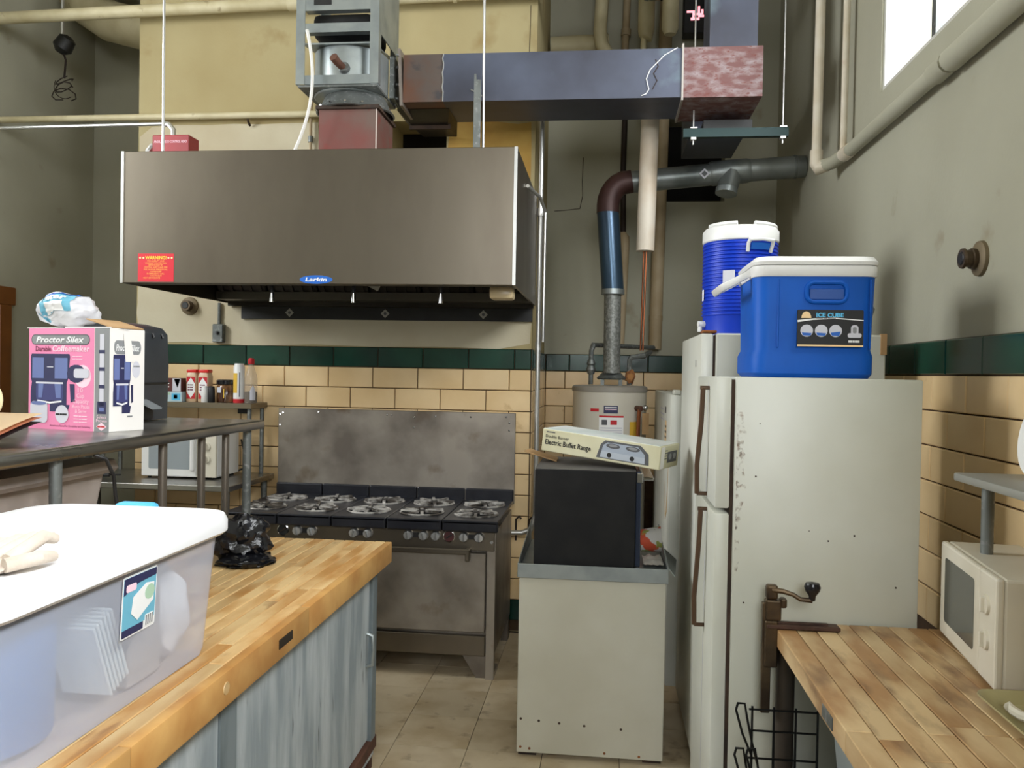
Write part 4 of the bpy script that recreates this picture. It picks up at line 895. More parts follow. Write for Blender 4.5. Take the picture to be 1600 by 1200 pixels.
# cloudy tote on the lower shelf, and the cord hanging in front
t = thing('cloudy_tote', 'cloudy grey plastic tote under the steel shelf', 'storage tote', (-2.15, 2.4, .96))
rings = [rrect(-2.5, -1.90, 1.75, 2.90, .05, .962), rrect(-2.54, -1.86, 1.7, 2.95, .05, 1.30)]
b = nb(); loft(b, rings, cap=False); b.faces.new([b.verts.new(p) for p in rings[0]]); put('tub', b, tote_g, t, True)
b = nb(); loft(b, [rrect(-2.57, -1.83, 1.67, 2.98, .06, 1.30), rrect(-2.58, -1.82, 1.66, 2.99, .06, 1.315), rrect(-2.57, -1.83, 1.67, 2.98, .06, 1.345)]); put('lid', b, tote_g, t, True)
fl2 = right(-1.868, 2.36, 1.10)
s_ = poly(fl2, R4(0, .12, -.1, .12), ink_navy, t, 'sticker', h=.004); poly(fl2, RR(.012, .09, .085, .112, .01), ink_red, s_, 'logo', h=.005); poly(fl2, R4(.01, .11, -.1, .07), ink_slate, s_, 'photo', h=.005)
for y0, m in ((1.9, M('tote_cloth_dark', (96, 92, 100), .9)), (2.4, M('tote_cloth_tan', (170, 140, 112), .9))):
    b = nb(); blob(b, (-2.2, y0 + .24, 1.1), .24, .22, .13, .2, 2, 3, y0, flat=.968); single('folded_cloth', ('dark grey' if y0 < 2 else 'tan') + ' cloth bundle inside the cloudy tote', 'cloth', b, m, True)
b = nb(); tube(b, [(-1.715, 2.63, 1.395), (-1.69, 2.66, 1.38), (-1.68, 2.69, 1.32), (-1.685, 2.71, 1.25), (-1.68, 2.72, 1.19), (-1.685, 2.73, 1.12), (-1.7, 2.74, .965)], .0065, 8)
single('extension_cable', 'black cord hanging from the steel shelf in front of the tote', 'cord', b, black, True)

# ------------------------------------------------------------------ butcher block island
IX0, IX1, IY0, IY1, IZ = -1.66, -.906, .6, 3.52, .955
isl = thing('butcher_block_island', 'maple butcher block counter on a worn grey-blue cabinet', 'counter', ((IX0 + IX1) / 2, 2.1, 0))
n = 16; pw = (IX1 - IX0 - .03) / n
for i in range(n):
    x0 = IX0 + .0 + i * pw; y = IY0
    while y < IY1 - .001:
        ln = random.uniform(.5, 1.1); y1 = min(IY1, y + ln)
        if IY1 - y1 < .18: y1 = IY1
        b = nb(); bx(b, x0 + .001, x0 + pw - .001, y + .0006, y1 - .0006, IZ - .088, IZ - random.uniform(0, .0016), .0022)
        put('plank', b, maple, isl); y = y1
y = IY0
while y < IY1:
    y1 = min(IY1, y + random.uniform(.8, 1.2)); y1 = IY1 if IY1 - y1 < .3 else y1
    b = nb(); bx(b, IX1 - .03, IX1, y + .0005, y1 - .0005, IZ - .088, IZ, .004, 2); put('edge_plank', b, maple_e, isl, True); y = y1
b = nb(); bx(b, IX1 - .001, IX1 + .003, 2.26, 2.36, IZ - .055, IZ - .028, .001); put('maker_plate', b, M('dark_plate', (54, 46, 38), .5, .5), isl)
b = nb(); lathe(b, [(.016, 0), (.015, .002), (0, .002)], 16, Matrix.Translation((IX1, 1.93, IZ - .04)) @ Matrix.Rotation(math.radians(90), 4, 'Y')); put('wood_plug', b, maple, isl)
# cabinet under the block
CX = -.965
b = nb(); bx(b, IX0 + .04, CX - .03, IY0 + .04, IY1 - .05, .12, IZ - .09); put('cabinet_body', b, M('cab_dark_inside', (70, 76, 80), .6, c2=(56, 60, 64), scale=5), isl)
for y0, y1 in ((3.40, 3.465), (2.02, 2.12), (.64, .72)):
    b = nb(); bx(b, CX - .03, CX + (.012 if y0 > 3 else .002), y0, y1, .12, IZ - .09, .003); put('cabinet_post', b, M('cab_post', (120, 130, 134), .55, c2=(96, 106, 110), scale=6, stretch=(2, 2, .5)), isl)
for y0, y1, hy in ((2.10, 3.41, 3.365), (.72, 2.03, .8)):
    b = nb(); bx(b, CX - .028, CX - .004, y0, y1, 0.135, IZ - .095, .003); d_ = put('sliding_door', b, cab_m, isl)
    b = nb(); tube(b, [(CX - .004, hy, .60), (CX + .022, hy, .59), (CX + .026, hy, .53), (CX + .022, hy, .47), (CX - .004, hy, .46)], .008, 8); put('pull_handle', b, galv, d_, True)
b = nb(); bx(b, CX - .028, CX + .014, IY0 + .04, IY1 - .04, .075, .13, .004); put('bottom_rail', b, rustbrown, isl)
b = nb(); bx(b, IX0 + .04, CX + .006, IY0 + .04, IY1 - .06, .05, .078); put('base_board', b, cab_m, isl)
for x in (IX0 + .08, CX - .02):
    for y in (IY0 + .1, IY1 - .1):
        b = nb(); bx(b, x - .025, x + .025, y - .025, y + .025, 0, .06); put('foot', b, rustbrown, isl)

# big storage bin on the island
bn = thing('storage_bin', 'large frosted clear storage bin with a white lid on the counter', 'storage bin', (-1.28, 1.75, IZ))
rings = [rrect(-1.50, -1.025, 1.30, 2.06, .04, IZ + .003), rrect(-1.505, -1.02, 1.295, 2.065, .04, IZ + .02), rrect(-1.535, -1.005, 1.23, 2.11, .05, 1.27)]
b = nb(); loft(b, rings, cap=False); b.faces.new([b.verts.new(p) for p in rings[0]]); tub = put('tub', b, tote_m, bn, True)
lid_m = M('lid_white', (244, 244, 246), .35)
b = nb(); loft(b, [rrect(-1.55, -.99, 1.19, 2.16, .10, 1.262, 6), rrect(-1.565, -.982, 1.175, 2.175, .11, 1.27, 6), rrect(-1.565, -.982, 1.175, 2.175, .11, 1.295, 6), rrect(-1.55, -.99, 1.19, 2.165, .10, 1.312, 6), rrect(-1.50, -1.04, 1.24, 2.10, .08, 1.315, 6)]); put('lid', b, lid_m, bn, True)
b = nb(); bx(b, -1.355, -1.24, 2.165, 2.215, 1.26, 1.318, .014, 2); put('blue_latch', b, ink_lb, bn, True)
# label on the bin's side
th_ = math.atan2(.015, .295)
fs = Fr((-1.008, 1.645, 1.115), (0, 1, 0), (math.sin(th_), 0, math.cos(th_)))
fs.o.x = -1.02 + (1.115 - .975) * .0508 + .0015
sk = poly(fs, RR(0, .135, 0, .135, .006), ink_w, tub, 'product_label', h=.002); sk['label'] = 'blue and white product label'
poly(fs, R4(.004, .131, .02, .131), ink_teal, sk, 'photo', h=.0026); poly(fs, [(.004, .131), (.131, .131), (.131, .115), (.06, .112), (.004, .095)], ink_navy, sk, 'band', h=.0032)
poly(fs, RR(.012, .05, .100, .116, .005), ink_pinkl, sk, 'logo', h=.0038); poly(fs, [(.035, .05), (.06, .03), (.122, .06), (.122, .10), (.09, .105), (.04, .085)], ink_w, sk, 'pictured_bin', h=.0038); poly(fs, CI(.105, .082, .02, 14, .017), ink_greenl, sk, 'pictured_content', h=.0042)
poly(fs, R4(.004, .085, .004, .02), ink_navy, sk, 'bottom_band', h=.0032); poly(fs, R4(.092, .126, .006, .032), ink_w, sk, 'white_panel', h=.0034)
for k in range(4): poly(fs, R4(.095 + k * .008, .0985 + k * .008, .008, .03), ink_dgrey, sk, 'bar', h=.004)
# contents of the bin
b = nb(); lathe(b, [(.13, 0), (.15, .01), (.155, .22), (.14, .23), (0, .23)], 30, Matrix.Translation((-1.21, 1.46, IZ + .012))); single('blue_tub', 'blue round tub blurred inside the frosted bin', 'tub', b, M('content_blue', (40, 96, 160), .5), True)
t = thing('plate_pack', 'stack of clear plastic-wrapped plates leaning inside the frosted bin', 'plates', (-1.10, 1.68, IZ + .01))
for k in range(6):
    b = nb(); obx(b, Matrix.Translation((-1.10, 1.685, IZ + .13)) @ Matrix.Rotation(math.radians(-68), 4, 'X'), -.06, .055, -.09, .09, -.045 + k * .013, -.038 + k * .013, .003); put('plate', b, M('content_white', (220, 232, 236), .3), t)
b = nb(); bx(b, -1.28, -1.06, 1.765, 1.90, IZ + .008, IZ + .22, .006); single('grey_carton', 'plain grey carton blurred inside the frosted bin', 'box', b, M('content_grey', (176, 170, 166), .7))
b = nb(); blob(b, (-1.12, 1.97, IZ + .13), .085, .062, .125, .2, 2.5, 3, 9, flat=IZ + .01); single('white_plastic_bag', 'white plastic bag bunched at the far end inside the bin', 'bag', b, M('content_bag', (240, 240, 244), .4), True)
b = nb(); obx(b, Matrix.Translation((-1.36, 1.97, IZ + .17)) @ Matrix.Rotation(.25, 4, 'X'), -.05, .05, -.05, .05, -.12, .12, .01); single('red_packet', 'red packet at the far end inside the bin', 'packet', b, M('content_red', (190, 60, 60), .6))
# glove on the lid
t = thing('work_glove', 'cream canvas work glove lying folded on the bin lid', 'glove', (-1.12, 1.45, 1.315))
b = nb(); blob(b, (-1.14, 1.40, 1.326), .07, .12, .014, .25, 3, 3, 1, flat=1.3155); put('cuff', b, glove_m, t, True)
b = nb()
for k, (dx, ln) in enumerate(((-.05, .10), (-.018, .125), (.014, .12), (.045, .09))):
    tube(b, [(-1.14 + dx, 1.42, 1.335), (-1.13 + dx, 1.47 + ln * .4, 1.345 + .006 * k), (-1.12 + dx * .8, 1.45 + ln, 1.34 + .004 * k)], [.013, .013, .01], 10)
put('fingers', b, glove_m, t, True)
b = nb(); tube(b, [(-1.07, 1.38, 1.335), (-1.04, 1.43, 1.34), (-1.045, 1.48, 1.332)], [.014, .013, .01], 10); put('thumb', b, glove_m, t, True)
# black bin bag
b = nb(); blob(b, (-1.375, 3.06, IZ + .08), .10, .09, .095, .3, 2.4, 4, 6, flat=IZ + .001); blob(b, (-1.345, 3.02, IZ + .015), .105, .10, .028, .3, 2.0, 4, 2, flat=IZ + .001)
single('black_plastic_bag', 'crumpled glossy black plastic bag on the counter behind the bin', 'bag', b, bag_m, True)

# ------------------------------------------------------------------ free-standing steel counter with black oven
ct = thing('steel_cabinet', 'beige-grey metal cabinet with a rimmed steel top', 'cabinet', (-.04, 3.95, 0))
KX0, KX1, KY0, KY1, KZ = -.362, .286, 3.63, 4.28, .86
cab_beige = M('cabinet_beige_metal', (206, 204, 190), 0.4, 0.15, c2=(194, 191, 175), scale=2, c3=(120, 96, 70), scale3=26, lo3=.76, hi3=.82)
b = nb(); bx(b, KX0 + .004, KX1 - .004, KY0 + .005, KY1, .02, KZ - .055, .003); bd = put('body', b, cab_beige, ct)
b = nb(); bx(b, KX0, KX1, KY0, KY1 + .01, KZ - .06, KZ - .025, .003); put('top_pan', b, galv, ct)
b = nb(); bx(b, KX0 - .004, KX1 + .004, KY0 - .006, KY0 + .004, KZ - .062, KZ, .002); put('front_rim', b, galv, ct)
for s, x in ((-1, KX0), (1, KX1)):
    b = nb(); loft(b, [[(x, KY0, KZ - .06), (x, KY1, KZ - .06), (x + s * .004, KY1, KZ - .06), (x + s * .004, KY0, KZ - .06)], [(x, KY0, KZ), (x - s * .0, KY1, KZ + .08), (x + s * .004, KY1, KZ + .08), (x + s * .004, KY0, KZ)]]); put('side_rim', b, galv, ct)
b = nb(); loft(b, [[(KX1 + .004, KY0 + .03, KZ), (KX1 + .004, KY0 + .3, KZ + .03), (KX1 + .008, KY0 + .3, KZ + .03), (KX1 + .008, KY0 + .03, KZ)], [(KX1 + .03, KY0 + .0, KZ - .03), (KX1 + .06, KY0 + .3, KZ - .02), (KX1 + .064, KY0 + .3, KZ - .02), (KX1 + .034, KY0 + .0, KZ - .03)]]); put('bent_flange', b, galv, ct)
for x, z in ((-.34, .17), (-.26, .165), (-.17, .16), (-.06, .155), (.1, .15), (-.34, .045), (-.30, .04), (.03, .04), (.18, .035)):
    poly(front(x, KY0 + .005, z), CI(0, 0, .006, 8), rust if z < .1 else gasket, bd, 'rivet_hole')
for x in (KX0 + .05, KX1 - .05):
    b = nb(); bx(b, x - .04, x + .04, KY0 + .03, KY1 - .03, 0, .02); put('foot', b, gasket, ct)
ov = thing('countertop_oven', 'black boxy countertop oven seen from its side on the metal cabinet', 'oven', (-.07, 3.95, KZ - .025))
OX0, OX1, OY0, OY1, OZ0, OZ1 = -.30, .147, 3.675, 4.22, KZ - .025, 1.274
b = nb(); bx(b, OX0, OX1, OY0, OY1, OZ0 + .012, OZ1, .004); put('case', b, M('oven_black', (24, 24, 25), .55, c2=(30, 30, 30), scale=10, bump=.05, spec=.2), ov)
b = nb(); bx(b, OX0 + .001, OX1 - .001, OY0 + .002, OY1 - .002, OZ1, OZ1 + .003); put('grey_top', b, M('oven_top', (96, 94, 92), .5, .3, c2=(80, 78, 76), scale=5), ov)  # oven top sheet, lighter grey than the case
b = nb(); bx(b, OX1, OX1 + .022, OY0 + .002, OY1 - .002, OZ0 + .02, OZ1, .003); dr = put('glass_door', b, M('oven_door_glass', (58, 66, 84), .12, .4), ov)
b = nb(); bx(b, OX1 + .001, OX1 + .03, OY0 - .0, OY1, OZ1 - .05, OZ1 - .005, .004); put('door_trim', b, chrome, dr)
b = nb(); bx(b, OX1 + .03, OX1 + .08, OY0 + .05, OY1 - .05, OZ1 - .045, OZ1 - .03, .004); bx(b, OX1 + .02, OX1 + .06, OY0 + .06, OY0 + .08, OZ1 - .045, OZ1 - .03); put('door_handle', b, chrome, dr)
b = nb()
for x in (OX0 + .04, OX1 - .04):
    for y in (OY0 + .05, OY1 - .05): tube(b, [(x, y, OZ0), (x, y, OZ0 + .014)], .015, 8)
put('feet', b, black, ov)
# cardboard scrap and buffet range carton on the oven
b = nb(); loft(b, [[(-.375, 3.93, 1.325), (-.22, 3.95, 1.2785), (-.22, 4.1, 1.2785), (-.36, 4.08, 1.322)], [(-.375, 3.93, 1.331), (-.22, 3.95, 1.2845), (-.22, 4.1, 1.2845), (-.36, 4.08, 1.328)]]); single('cardboard_scrap', 'bent brown cardboard scrap between oven and carton', 'cardboard', b, card_brown)
BB = thing('buffet_range_box', 'long cream carton picturing a double burner lying on the oven', 'box', (-.292, 3.90, 1.337), (0, math.radians(5.2), math.radians(-23)), local=True)
bw, bd_, bh = .585, .25, .104
b = nb(); bx(b, 0, bw, 0, bd_, 0, bh, .003, 1); bb = put('carton', b, card_cream, BB)
b = nb(); bx(b, .0, bw * .985, .004, bd_ - .004, bh - .001, bh + .002); put('pale_top', b, M('carton_top_white', (226, 228, 226), .45, c2=(205, 215, 212), scale=6), BB)  # top face, whiter than the cream sides
f = front(0, 0, 0)
text('Double Burner', f, .018, .066, .014, ink_k, bb, wid=.12, bold=.006); text('Electric Buffet Range', f, .018, .034, .024, ink_k, bb, wid=.235, bold=.02); bars(f, .02, .09, .05, 1, .01, ink_dgrey, bb, th=.5)
pic = poly(f, [(.282, .012), (.30, .076), (.32, .094), (.49, .094), (.53, .06), (.535, .012)], ink_dgrey, bb, 'pictured_stove'); poly(f, [(.30, .016), (.312, .072), (.332, .086), (.478, .086), (.512, .056), (.516, .016)], M('ink_bluegrey', (158, 168, 182), .5), pic, 'stove_top', h=.0014)
poly(f, [(.30, .016), (.306, .045), (.514, .042), (.516, .016)], M('ink_steelgrey', (174, 182, 192), .5), pic, 'stove_front', h=.0018)
for u in (.36, .455): poly(f, CI(u, .073, .034, 18, .011), ink_dgrey, pic, 'coil', h=.002); poly(f, CI(u, .075, .022, 14, .006), ink_grey, pic, 'coil_centre', h=.0024)
for u in (.345, .455): poly(f, CI(u, .03, .011, 14), ink_k, pic, 'dial', h=.0024)
fr2 = right(bw, 0, 0)
poly(fr2, R4(.004, .05, .004, .1), paper, bb, 'torn_white_edge', h=.0012); pc = poly(fr2, R4(.09, .22, .025, .075), ink_dgrey, bb, 'pictured_stove', h=.0012)
for u in (.125, .185): poly(fr2, CI(u, .052, .02, 14, .014), ink_grey, pc, 'coil', h=.0018)
for k in range(4): poly(fr2, R4(.055, .085, .08 - k * .012, .084 - k * .012), ink_dgrey, bb, 'small_print', h=.0012)
# tub lying on the cabinet
t = thing('paper_tub', 'white tub with red and green floral print lying beside the oven', 'tub', (.24, 4.05, KZ - .025))
b = nb(); lathe(b, [(.05, 0), (.052, .003), (.062, .1), (.064, .104), (.06, .104), (.049, .005), (0, .005)], 28, Matrix.Translation((.185, 4.06, .897)) @ Matrix.Rotation(math.radians(84), 4, 'Y')); bd = put('tub_body', b, M('tub_print', (226, 222, 214), .5, c2=(222, 96, 66), scale=13, lo=.5, hi=.54, c3=(166, 172, 90), scale3=17, lo3=.54, hi3=.57), t, True)
# white paper/bag behind
b = nb(); grid(b, 10, 8, lambda u, v: (.19 + u * .09, 3.76 + v * .2, .8365 + .012 * noise.noise(Vector((u * 4, v * 4, 1))) + .013)); single('crumpled_wrap', 'crumpled translucent wrap on the cabinet top beside the oven', 'wrap', b, M('wrap', (214, 210, 202), .4), True)

# ------------------------------------------------------------------ water heater and flue
wh = thing('water_heater', 'beige cylindrical water heater in the recess', 'water heater', (.035, 5.72, 0))
Tm = Matrix.Translation((.035, 5.72, 0))
b = nb(); lathe(b, [(.24, .03), (.25, .04), (.25, 1.585)], 48, Tm); bd = put('tank', b, heater_m, wh, True)
b = nb(); lathe(b, [(.256, 1.585), (.256, 1.615), (.24, 1.625), (.0, 1.63)], 48, Tm); put('top_cap', b, heater_top, wh, True)
b = nb()
for k in range(3): tube(b, [(.035 + .2 * math.cos(k * 2.1), 5.72 + .2 * math.sin(k * 2.1), 0), (.035 + .2 * math.cos(k * 2.1), 5.72 + .2 * math.sin(k * 2.1), .04)], .02, 8)
put('feet', b, black, wh)
def curved(z0, z1, a0, a1, m, nm, par, r=.2512, n=8):
    b = nb(); grid(b, n, 1, lambda u, v: (.035 + r * math.sin(a0 + (a1 - a0) * u), 5.72 - r * math.cos(a0 + (a1 - a0) * u), z0 + (z1 - z0) * v)); return put(nm, b, m, par, True)
curved(1.445, 1.495, -.15, .22, ink_navy, 'brand_plate', bd); curved(1.468, 1.474, -.12, .19, ink_pinkl, 'plate_lettering', bd, .2518)
curved(1.48, 1.487, -.12, .19, ink_w, 'plate_line', bd, .252)
wl = curved(1.25, 1.43, -.27, .38, ink_w, 'warning_label', bd); curved(1.418, 1.43, -.27, .38, ink_red, 'label_header', wl, .2518); curved(1.37, 1.40, .03, .2, ink_red, 'flame_pictogram', wl, .2518); curved(1.368, 1.402, -.2, -.06, ink_dgrey, 'ban_pictogram', wl, .2518)
for k in range(5): curved(1.345 - k * .016, 1.352 - k * .016, -.23, .34, ink_pale, 'fine_print', wl, .2518)
curved(1.455, 1.475, -.52, -.28, ink_red, 'swoosh_sticker', bd)
curved(1.27, 1.39, .56, .8, ink_gold, 'yellow_tag', bd, .253)
vx, vy = .035 + .25 * math.sin(.78), 5.72 - .25 * math.cos(.78)
b = nb(); tube(b, [(vx, vy, 1.48), (vx + .03, vy - .05, 1.48)], .018, 10); v_ = put('relief_valve', b, rustbrown, wh, True)
b = nb(); tube(b, [(vx + .02, vy - .04, 1.48), (vx + .015, vy - .045, 1.42), (vx + .01, vy - .04, 1.0), (vx + .01, vy - .04, .25)], .013, 8); put('discharge_pipe', b, copper, v_, True)
b = nb(); blob(b, (vx + .055, vy - .055, 1.485), .02, .02, .02, 0, 1, 2); put('valve_lever', b, chrome, v_, True)
b = nb(); obx(b, Matrix.Translation((vx + .06, vy - .05, 1.38)), -.022, .022, -.001, .001, -.07, .07); put('paper_tag', b, card_brown, v_)
# draft hood
b = nb(); lathe(b, [(.09, 1.665), (.1, 1.675), (.055, 1.72)], 24, Matrix.Translation((.045, 5.66, 0))); put('draft_hood', b, galv_d, wh, True)
for a in range(4):
    x, y = .045 + .085 * math.cos(a * 1.57 + .78), 5.66 + .085 * math.sin(a * 1.57 + .78)
    b = nb(); bx(b, x - .012, x + .012, y - .004, y + .004, 1.626, 1.672); put('hood_leg', b, galv_d, wh)
for x, pts, m in ((-.12, [(-.095, 5.7, 1.63), (-.095, 5.7, 1.86), (-.08, 5.7, 1.9), (.35, 6.1, 1.9)], galv_d), (.16, [(.165, 5.66, 1.63), (.165, 5.66, 1.8), (.18, 5.66, 1.82), (.26, 5.66, 1.83), (.31, 5.8, 1.86)], galv_d)):
    b = nb(); tube(b, pts, .016, 8); put('water_line', b, m, wh, True)
b = nb(); lathe(b, [(.022, 1.7), (.034, 1.73), (.022, 1.76), (.03, 1.77), (.022, 1.8)], 12, Matrix.Translation((-.095, 5.7, 0))); put('gate_valve', b, galv_d, wh, True)
b = nb(); blob(b, (.17, 5.66, 1.69), .034, .03, .05, .4, 3, 2, 2); put('corroded_joint', b, M('corrosion', (170, 120, 70), .9, c2=(110, 60, 34), scale=30), wh, True)
fl = thing('flue_pipe', 'sheet-metal flue rising from the water heater and turning into the wall', 'flue', (.045, 5.6, 1.7))
b = nb(); tube(b, [(.045, 5.62, 1.71), (.042, 5.6, 2.26)], .056, 24); put('lower_pipe', b, M('spangled_galv', (150, 152, 148), .5, .5, c2=(120, 122, 118), scale=60, lo=.45, hi=.55), fl, True)
b = nb(); tube(b, [(.042, 5.6, 2.235), (.042, 5.6, 2.27)], .078, 24); put('joint_ring', b, galv, fl, True)
b = nb(); tube(b, [(.042, 5.6, 2.265), (.0, 5.6, 2.79)], .074, 28); put('blue_pipe', b, M('blued_flue', (62, 84, 104), .28, .6, c2=(48, 62, 80), scale=3, stretch=(1, 1, .3)), fl, True)
pts = [(.0, 5.6, 2.78)] + [(.0 + .125 - .125 * math.cos(math.radians(a)), 5.6, 2.83 + .155 * math.sin(math.radians(a))) for a in range(0, 91, 15)] + [(.155, 5.6, 2.99)]
b = nb(); tube(b, pts, .076, 28); put('brown_elbow', b, M('brown_elbow', (70, 44, 40), .5, .3, c2=(54, 34, 32), scale=5), fl, True)
b = nb(); tube(b, [(.14, 5.6, 2.985), (.7, 5.6, 3.035)], .072, 28); hz = put('horizontal_pipe', b, M('flue_grey', (142, 147, 145), .4, .6, c2=(100, 106, 104), scale=4), fl, True)
b = nb(); tube(b, [(.66, 5.6, 3.035), (.68, 5.6, 3.037), (.9, 5.6, 3.055), (.92, 5.6, 3.057)], [.074, .08, .08, .074], 28); put('tee_body', b, MATS['flue_grey'], fl, True)
b = nb(); tube(b, [(.80, 5.58, 3.03), (.765, 5.54, 2.905)], .066, 22); te = put('tee_branch', b, MATS['flue_grey'], fl, True)
b = nb(); tube(b, [(.767, 5.543, 2.925), (.762, 5.537, 2.89)], .07, 22); put('tee_cap', b, galv, te, True)
b = nb(); tube(b, [(.9, 5.6, 3.055), (1.27, 5.62, 3.085)], .072, 28); put('wall_end', b, MATS['flue_grey'], fl, True)
b = nb(); tube(b, [(1.20, 5.617, 3.08), (1.215, 5.617, 3.081)], .077, 28); put('wall_collar', b, galv_d, fl, True)
poly(front(.62, 5.525, 3.02), [(0, -.035), (.035, 0), (0, .035), (-.035, 0)], ink_pale, hz, 'foil_sticker', h=.004); poly(front(.62, 5.525, 3.02), [(0, -.02), (.02, 0), (0, .02), (-.02, 0)], ink_dgrey, hz, 'foil_mark', h=.0046)

# ------------------------------------------------------------------ white appliances on the right
a3 = thing('white_cabinet_fridge', 'white upright refrigerator deep in the recess beside the water heater', 'refrigerator', (.78, 5.05, 0))
b = nb(); bx(b, .42, 1.15, 4.42, 5.75, .02, 1.60, .006); put('body', b, white_e, a3)
b = nb(); bx(b, .345, .415, 4.42, 5.75, .06, 1.60, .008, 2); dr = put('door', b, white_e, a3, True)
b = nb(); bx(b, .36, .4, 4.42, 4.5, 1.6, 1.625, .004); put('hinge_cover', b, white_e, a3)
f = left(.345, 5.25, 1.3)
poly(f, R4(.46, .56, .19, .225), ink_dgrey, dr, 'badge'); yl = poly(f, R4(.48, .60, -.03, .15), ink_skin, dr, 'energy_label')
for k in range(5): poly(f, R4(.495, .585, .11 - k * .03, .122 - k * .03), ink_k, yl, 'print', h=.0016)
for k in range(3): poly(f, R4(.1, .4, .2 - k * .03, .208 - k * .03), ink_pale, dr, 'faint_print')
b = nb(); tube(b, [(.355, 4.75, 1.2), (.352, 4.68, 1.08), (.35, 4.6, .92), (.35, 4.52, .97), (.352, 4.46, 1.22)], .009, 6); put('tan_cord', b, M('tan_cord', (196, 166, 122), .6), a3, True)
b = nb(); bx(b, .45, 1.1, 4.5, 5.7, 0, .03); put('plinth', b, black, a3)

fz = thing('upright_freezer', 'tall white freezer behind the nearer refrigerator with the jug on top', 'freezer', (.77, 3.94, 0))
b = nb(); bx(b, .456, 1.134, 3.52, 4.35, .03, 1.88, .006); put('body', b, fridge_m, fz)
b = nb(); bx(b, .395, .446, 3.52, 4.35, .08, 1.88, .01, 2); dr = put('door', b, white_e, fz, True)
b = nb(); bx(b, .446, .456, 3.53, 4.34, .09, 1.87); put('door_seal', b, gasket, fz)
b = nb(); bx(b, .40, .46, 3.52, 3.6, 1.88, 1.892, .003); put('hinge', b, rust, fz)
poly(left(.395, 3.7, 1.74), R4(0, .02, 0, .03), ink_dgrey, dr, 'lock')
b = nb(); bx(b, 1.112, 1.136, 3.515, 3.53, 1.8, 1.885); put('tape', b, card_brown, fz)
b = nb(); bx(b, .48, 1.1, 3.58, 4.3, 0, .03); put('plinth', b, black, fz)

fg = thing('refrigerator', 'aged white top-freezer refrigerator with rust along its door edge', 'refrigerator', (.70, 3.0, 0))
b = nb(); bx(b, .421, .999, 2.74, 3.3, .03, 1.70, .006, 2); bd = put('body', b, fridge_m, fg, True)
b = nb(); bx(b, .41, .4215, 2.75, 3.29, .06, 1.69); put('door_gasket', b, gasket, fg)
for z0, z1, nm in ((1.272, 1.70, 'freezer_door'), (.07, 1.256, 'fridge_door')):
    b = nb(); bx(b, .362, .41, 2.745, 3.295, z0, z1, .007, 2); dr = put(nm, b, fridge_m, fg, True)
    a, c = (1.29, 1.66) if z0 > 1 else (.83, 1.24)
    b = nb(); tube(b, [(.362, 2.93, c), (.33, 2.93, c)], .007, 6); tube(b, [(.34, 2.93, c), (.336, 2.93, c - .12), (.325, 2.94, a + .1), (.328, 2.95, a)], .0085, 8); tube(b, [(.328, 2.95, a), (.362, 2.95, a)], .007, 6); put('door_handle', b, brown_h, dr, True)
    poly(left(.362, 2.97, z0 + .02), R4(0, .003, 0, z1 - z0 - .04), ink_pale, dr, 'door_trim')
rs = M('rust_stain', (150, 92, 44), .9, c2=(120, 70, 34), scale=30, alpha=.5)
_nt = rs.node_tree; _n = _nt.nodes.new('ShaderNodeTexNoise'); _n.inputs['Scale'].default_value = 55; _n.inputs['Detail'].default_value = 6
_r = _nt.nodes.new('ShaderNodeMapRange'); _r.inputs[1].default_value = .52; _r.inputs[2].default_value = .8; _r.inputs[4].default_value = .8
_t = _nt.nodes.new('ShaderNodeTexCoord'); _nt.links.new(_t.outputs['Object'], _n.inputs['Vector']); _nt.links.new(_n.outputs[0], _r.inputs[0])
for _x in _nt.nodes:
    if _x.type == 'MIX_SHADER': _nt.links.new(_r.outputs[0], _x.inputs[0])
for z, sx, sz, sd in ((1.37, .026, .035, 1), (1.35, .03, .16, 2), (1.52, .03, .09, 3), (1.16, .016, .1, 4)):
    pts = [(.001 + abs(sx * math.cos(a)) * random.uniform(.6, 1.2), sz * math.sin(a)) for a in [(-90 + 180 * i / 14) * math.pi / 180 for i in range(15)]]
    poly(front(.427, 2.74, z), pts, rs, bd, 'rust_stain', h=.0008, th=.0004)
for x, z, r in ((.50, 1.55, .002), (.72, 1.18, .003), (.80, 1.2, .0035), (.93, 1.04, .003), (.49, 1.38, .003), (.62, 1.0, .002), (.66, 1.21, .002), (.46, .97, .003)):
    poly(front(x, 2.74, z), CI(0, 0, r, 7), gasket, bd, 'chip')
b = nb(); bx(b, .45, .95, 2.78, 3.26, 0, .03); put('plinth', b, black, fg)
b = nb()
tube(b, [(1.0, 2.95, 1.42), (1.03, 2.95, 1.42)], .02, 8); tube(b, [(1.0, 2.95, 1.33), (1.03, 2.95, 1.33)], .02, 8); tube(b, [(1.02, 2.95, 1.46), (1.02, 2.95, .9)], .014, 8); put('rear_coil', b, black, fg, True)

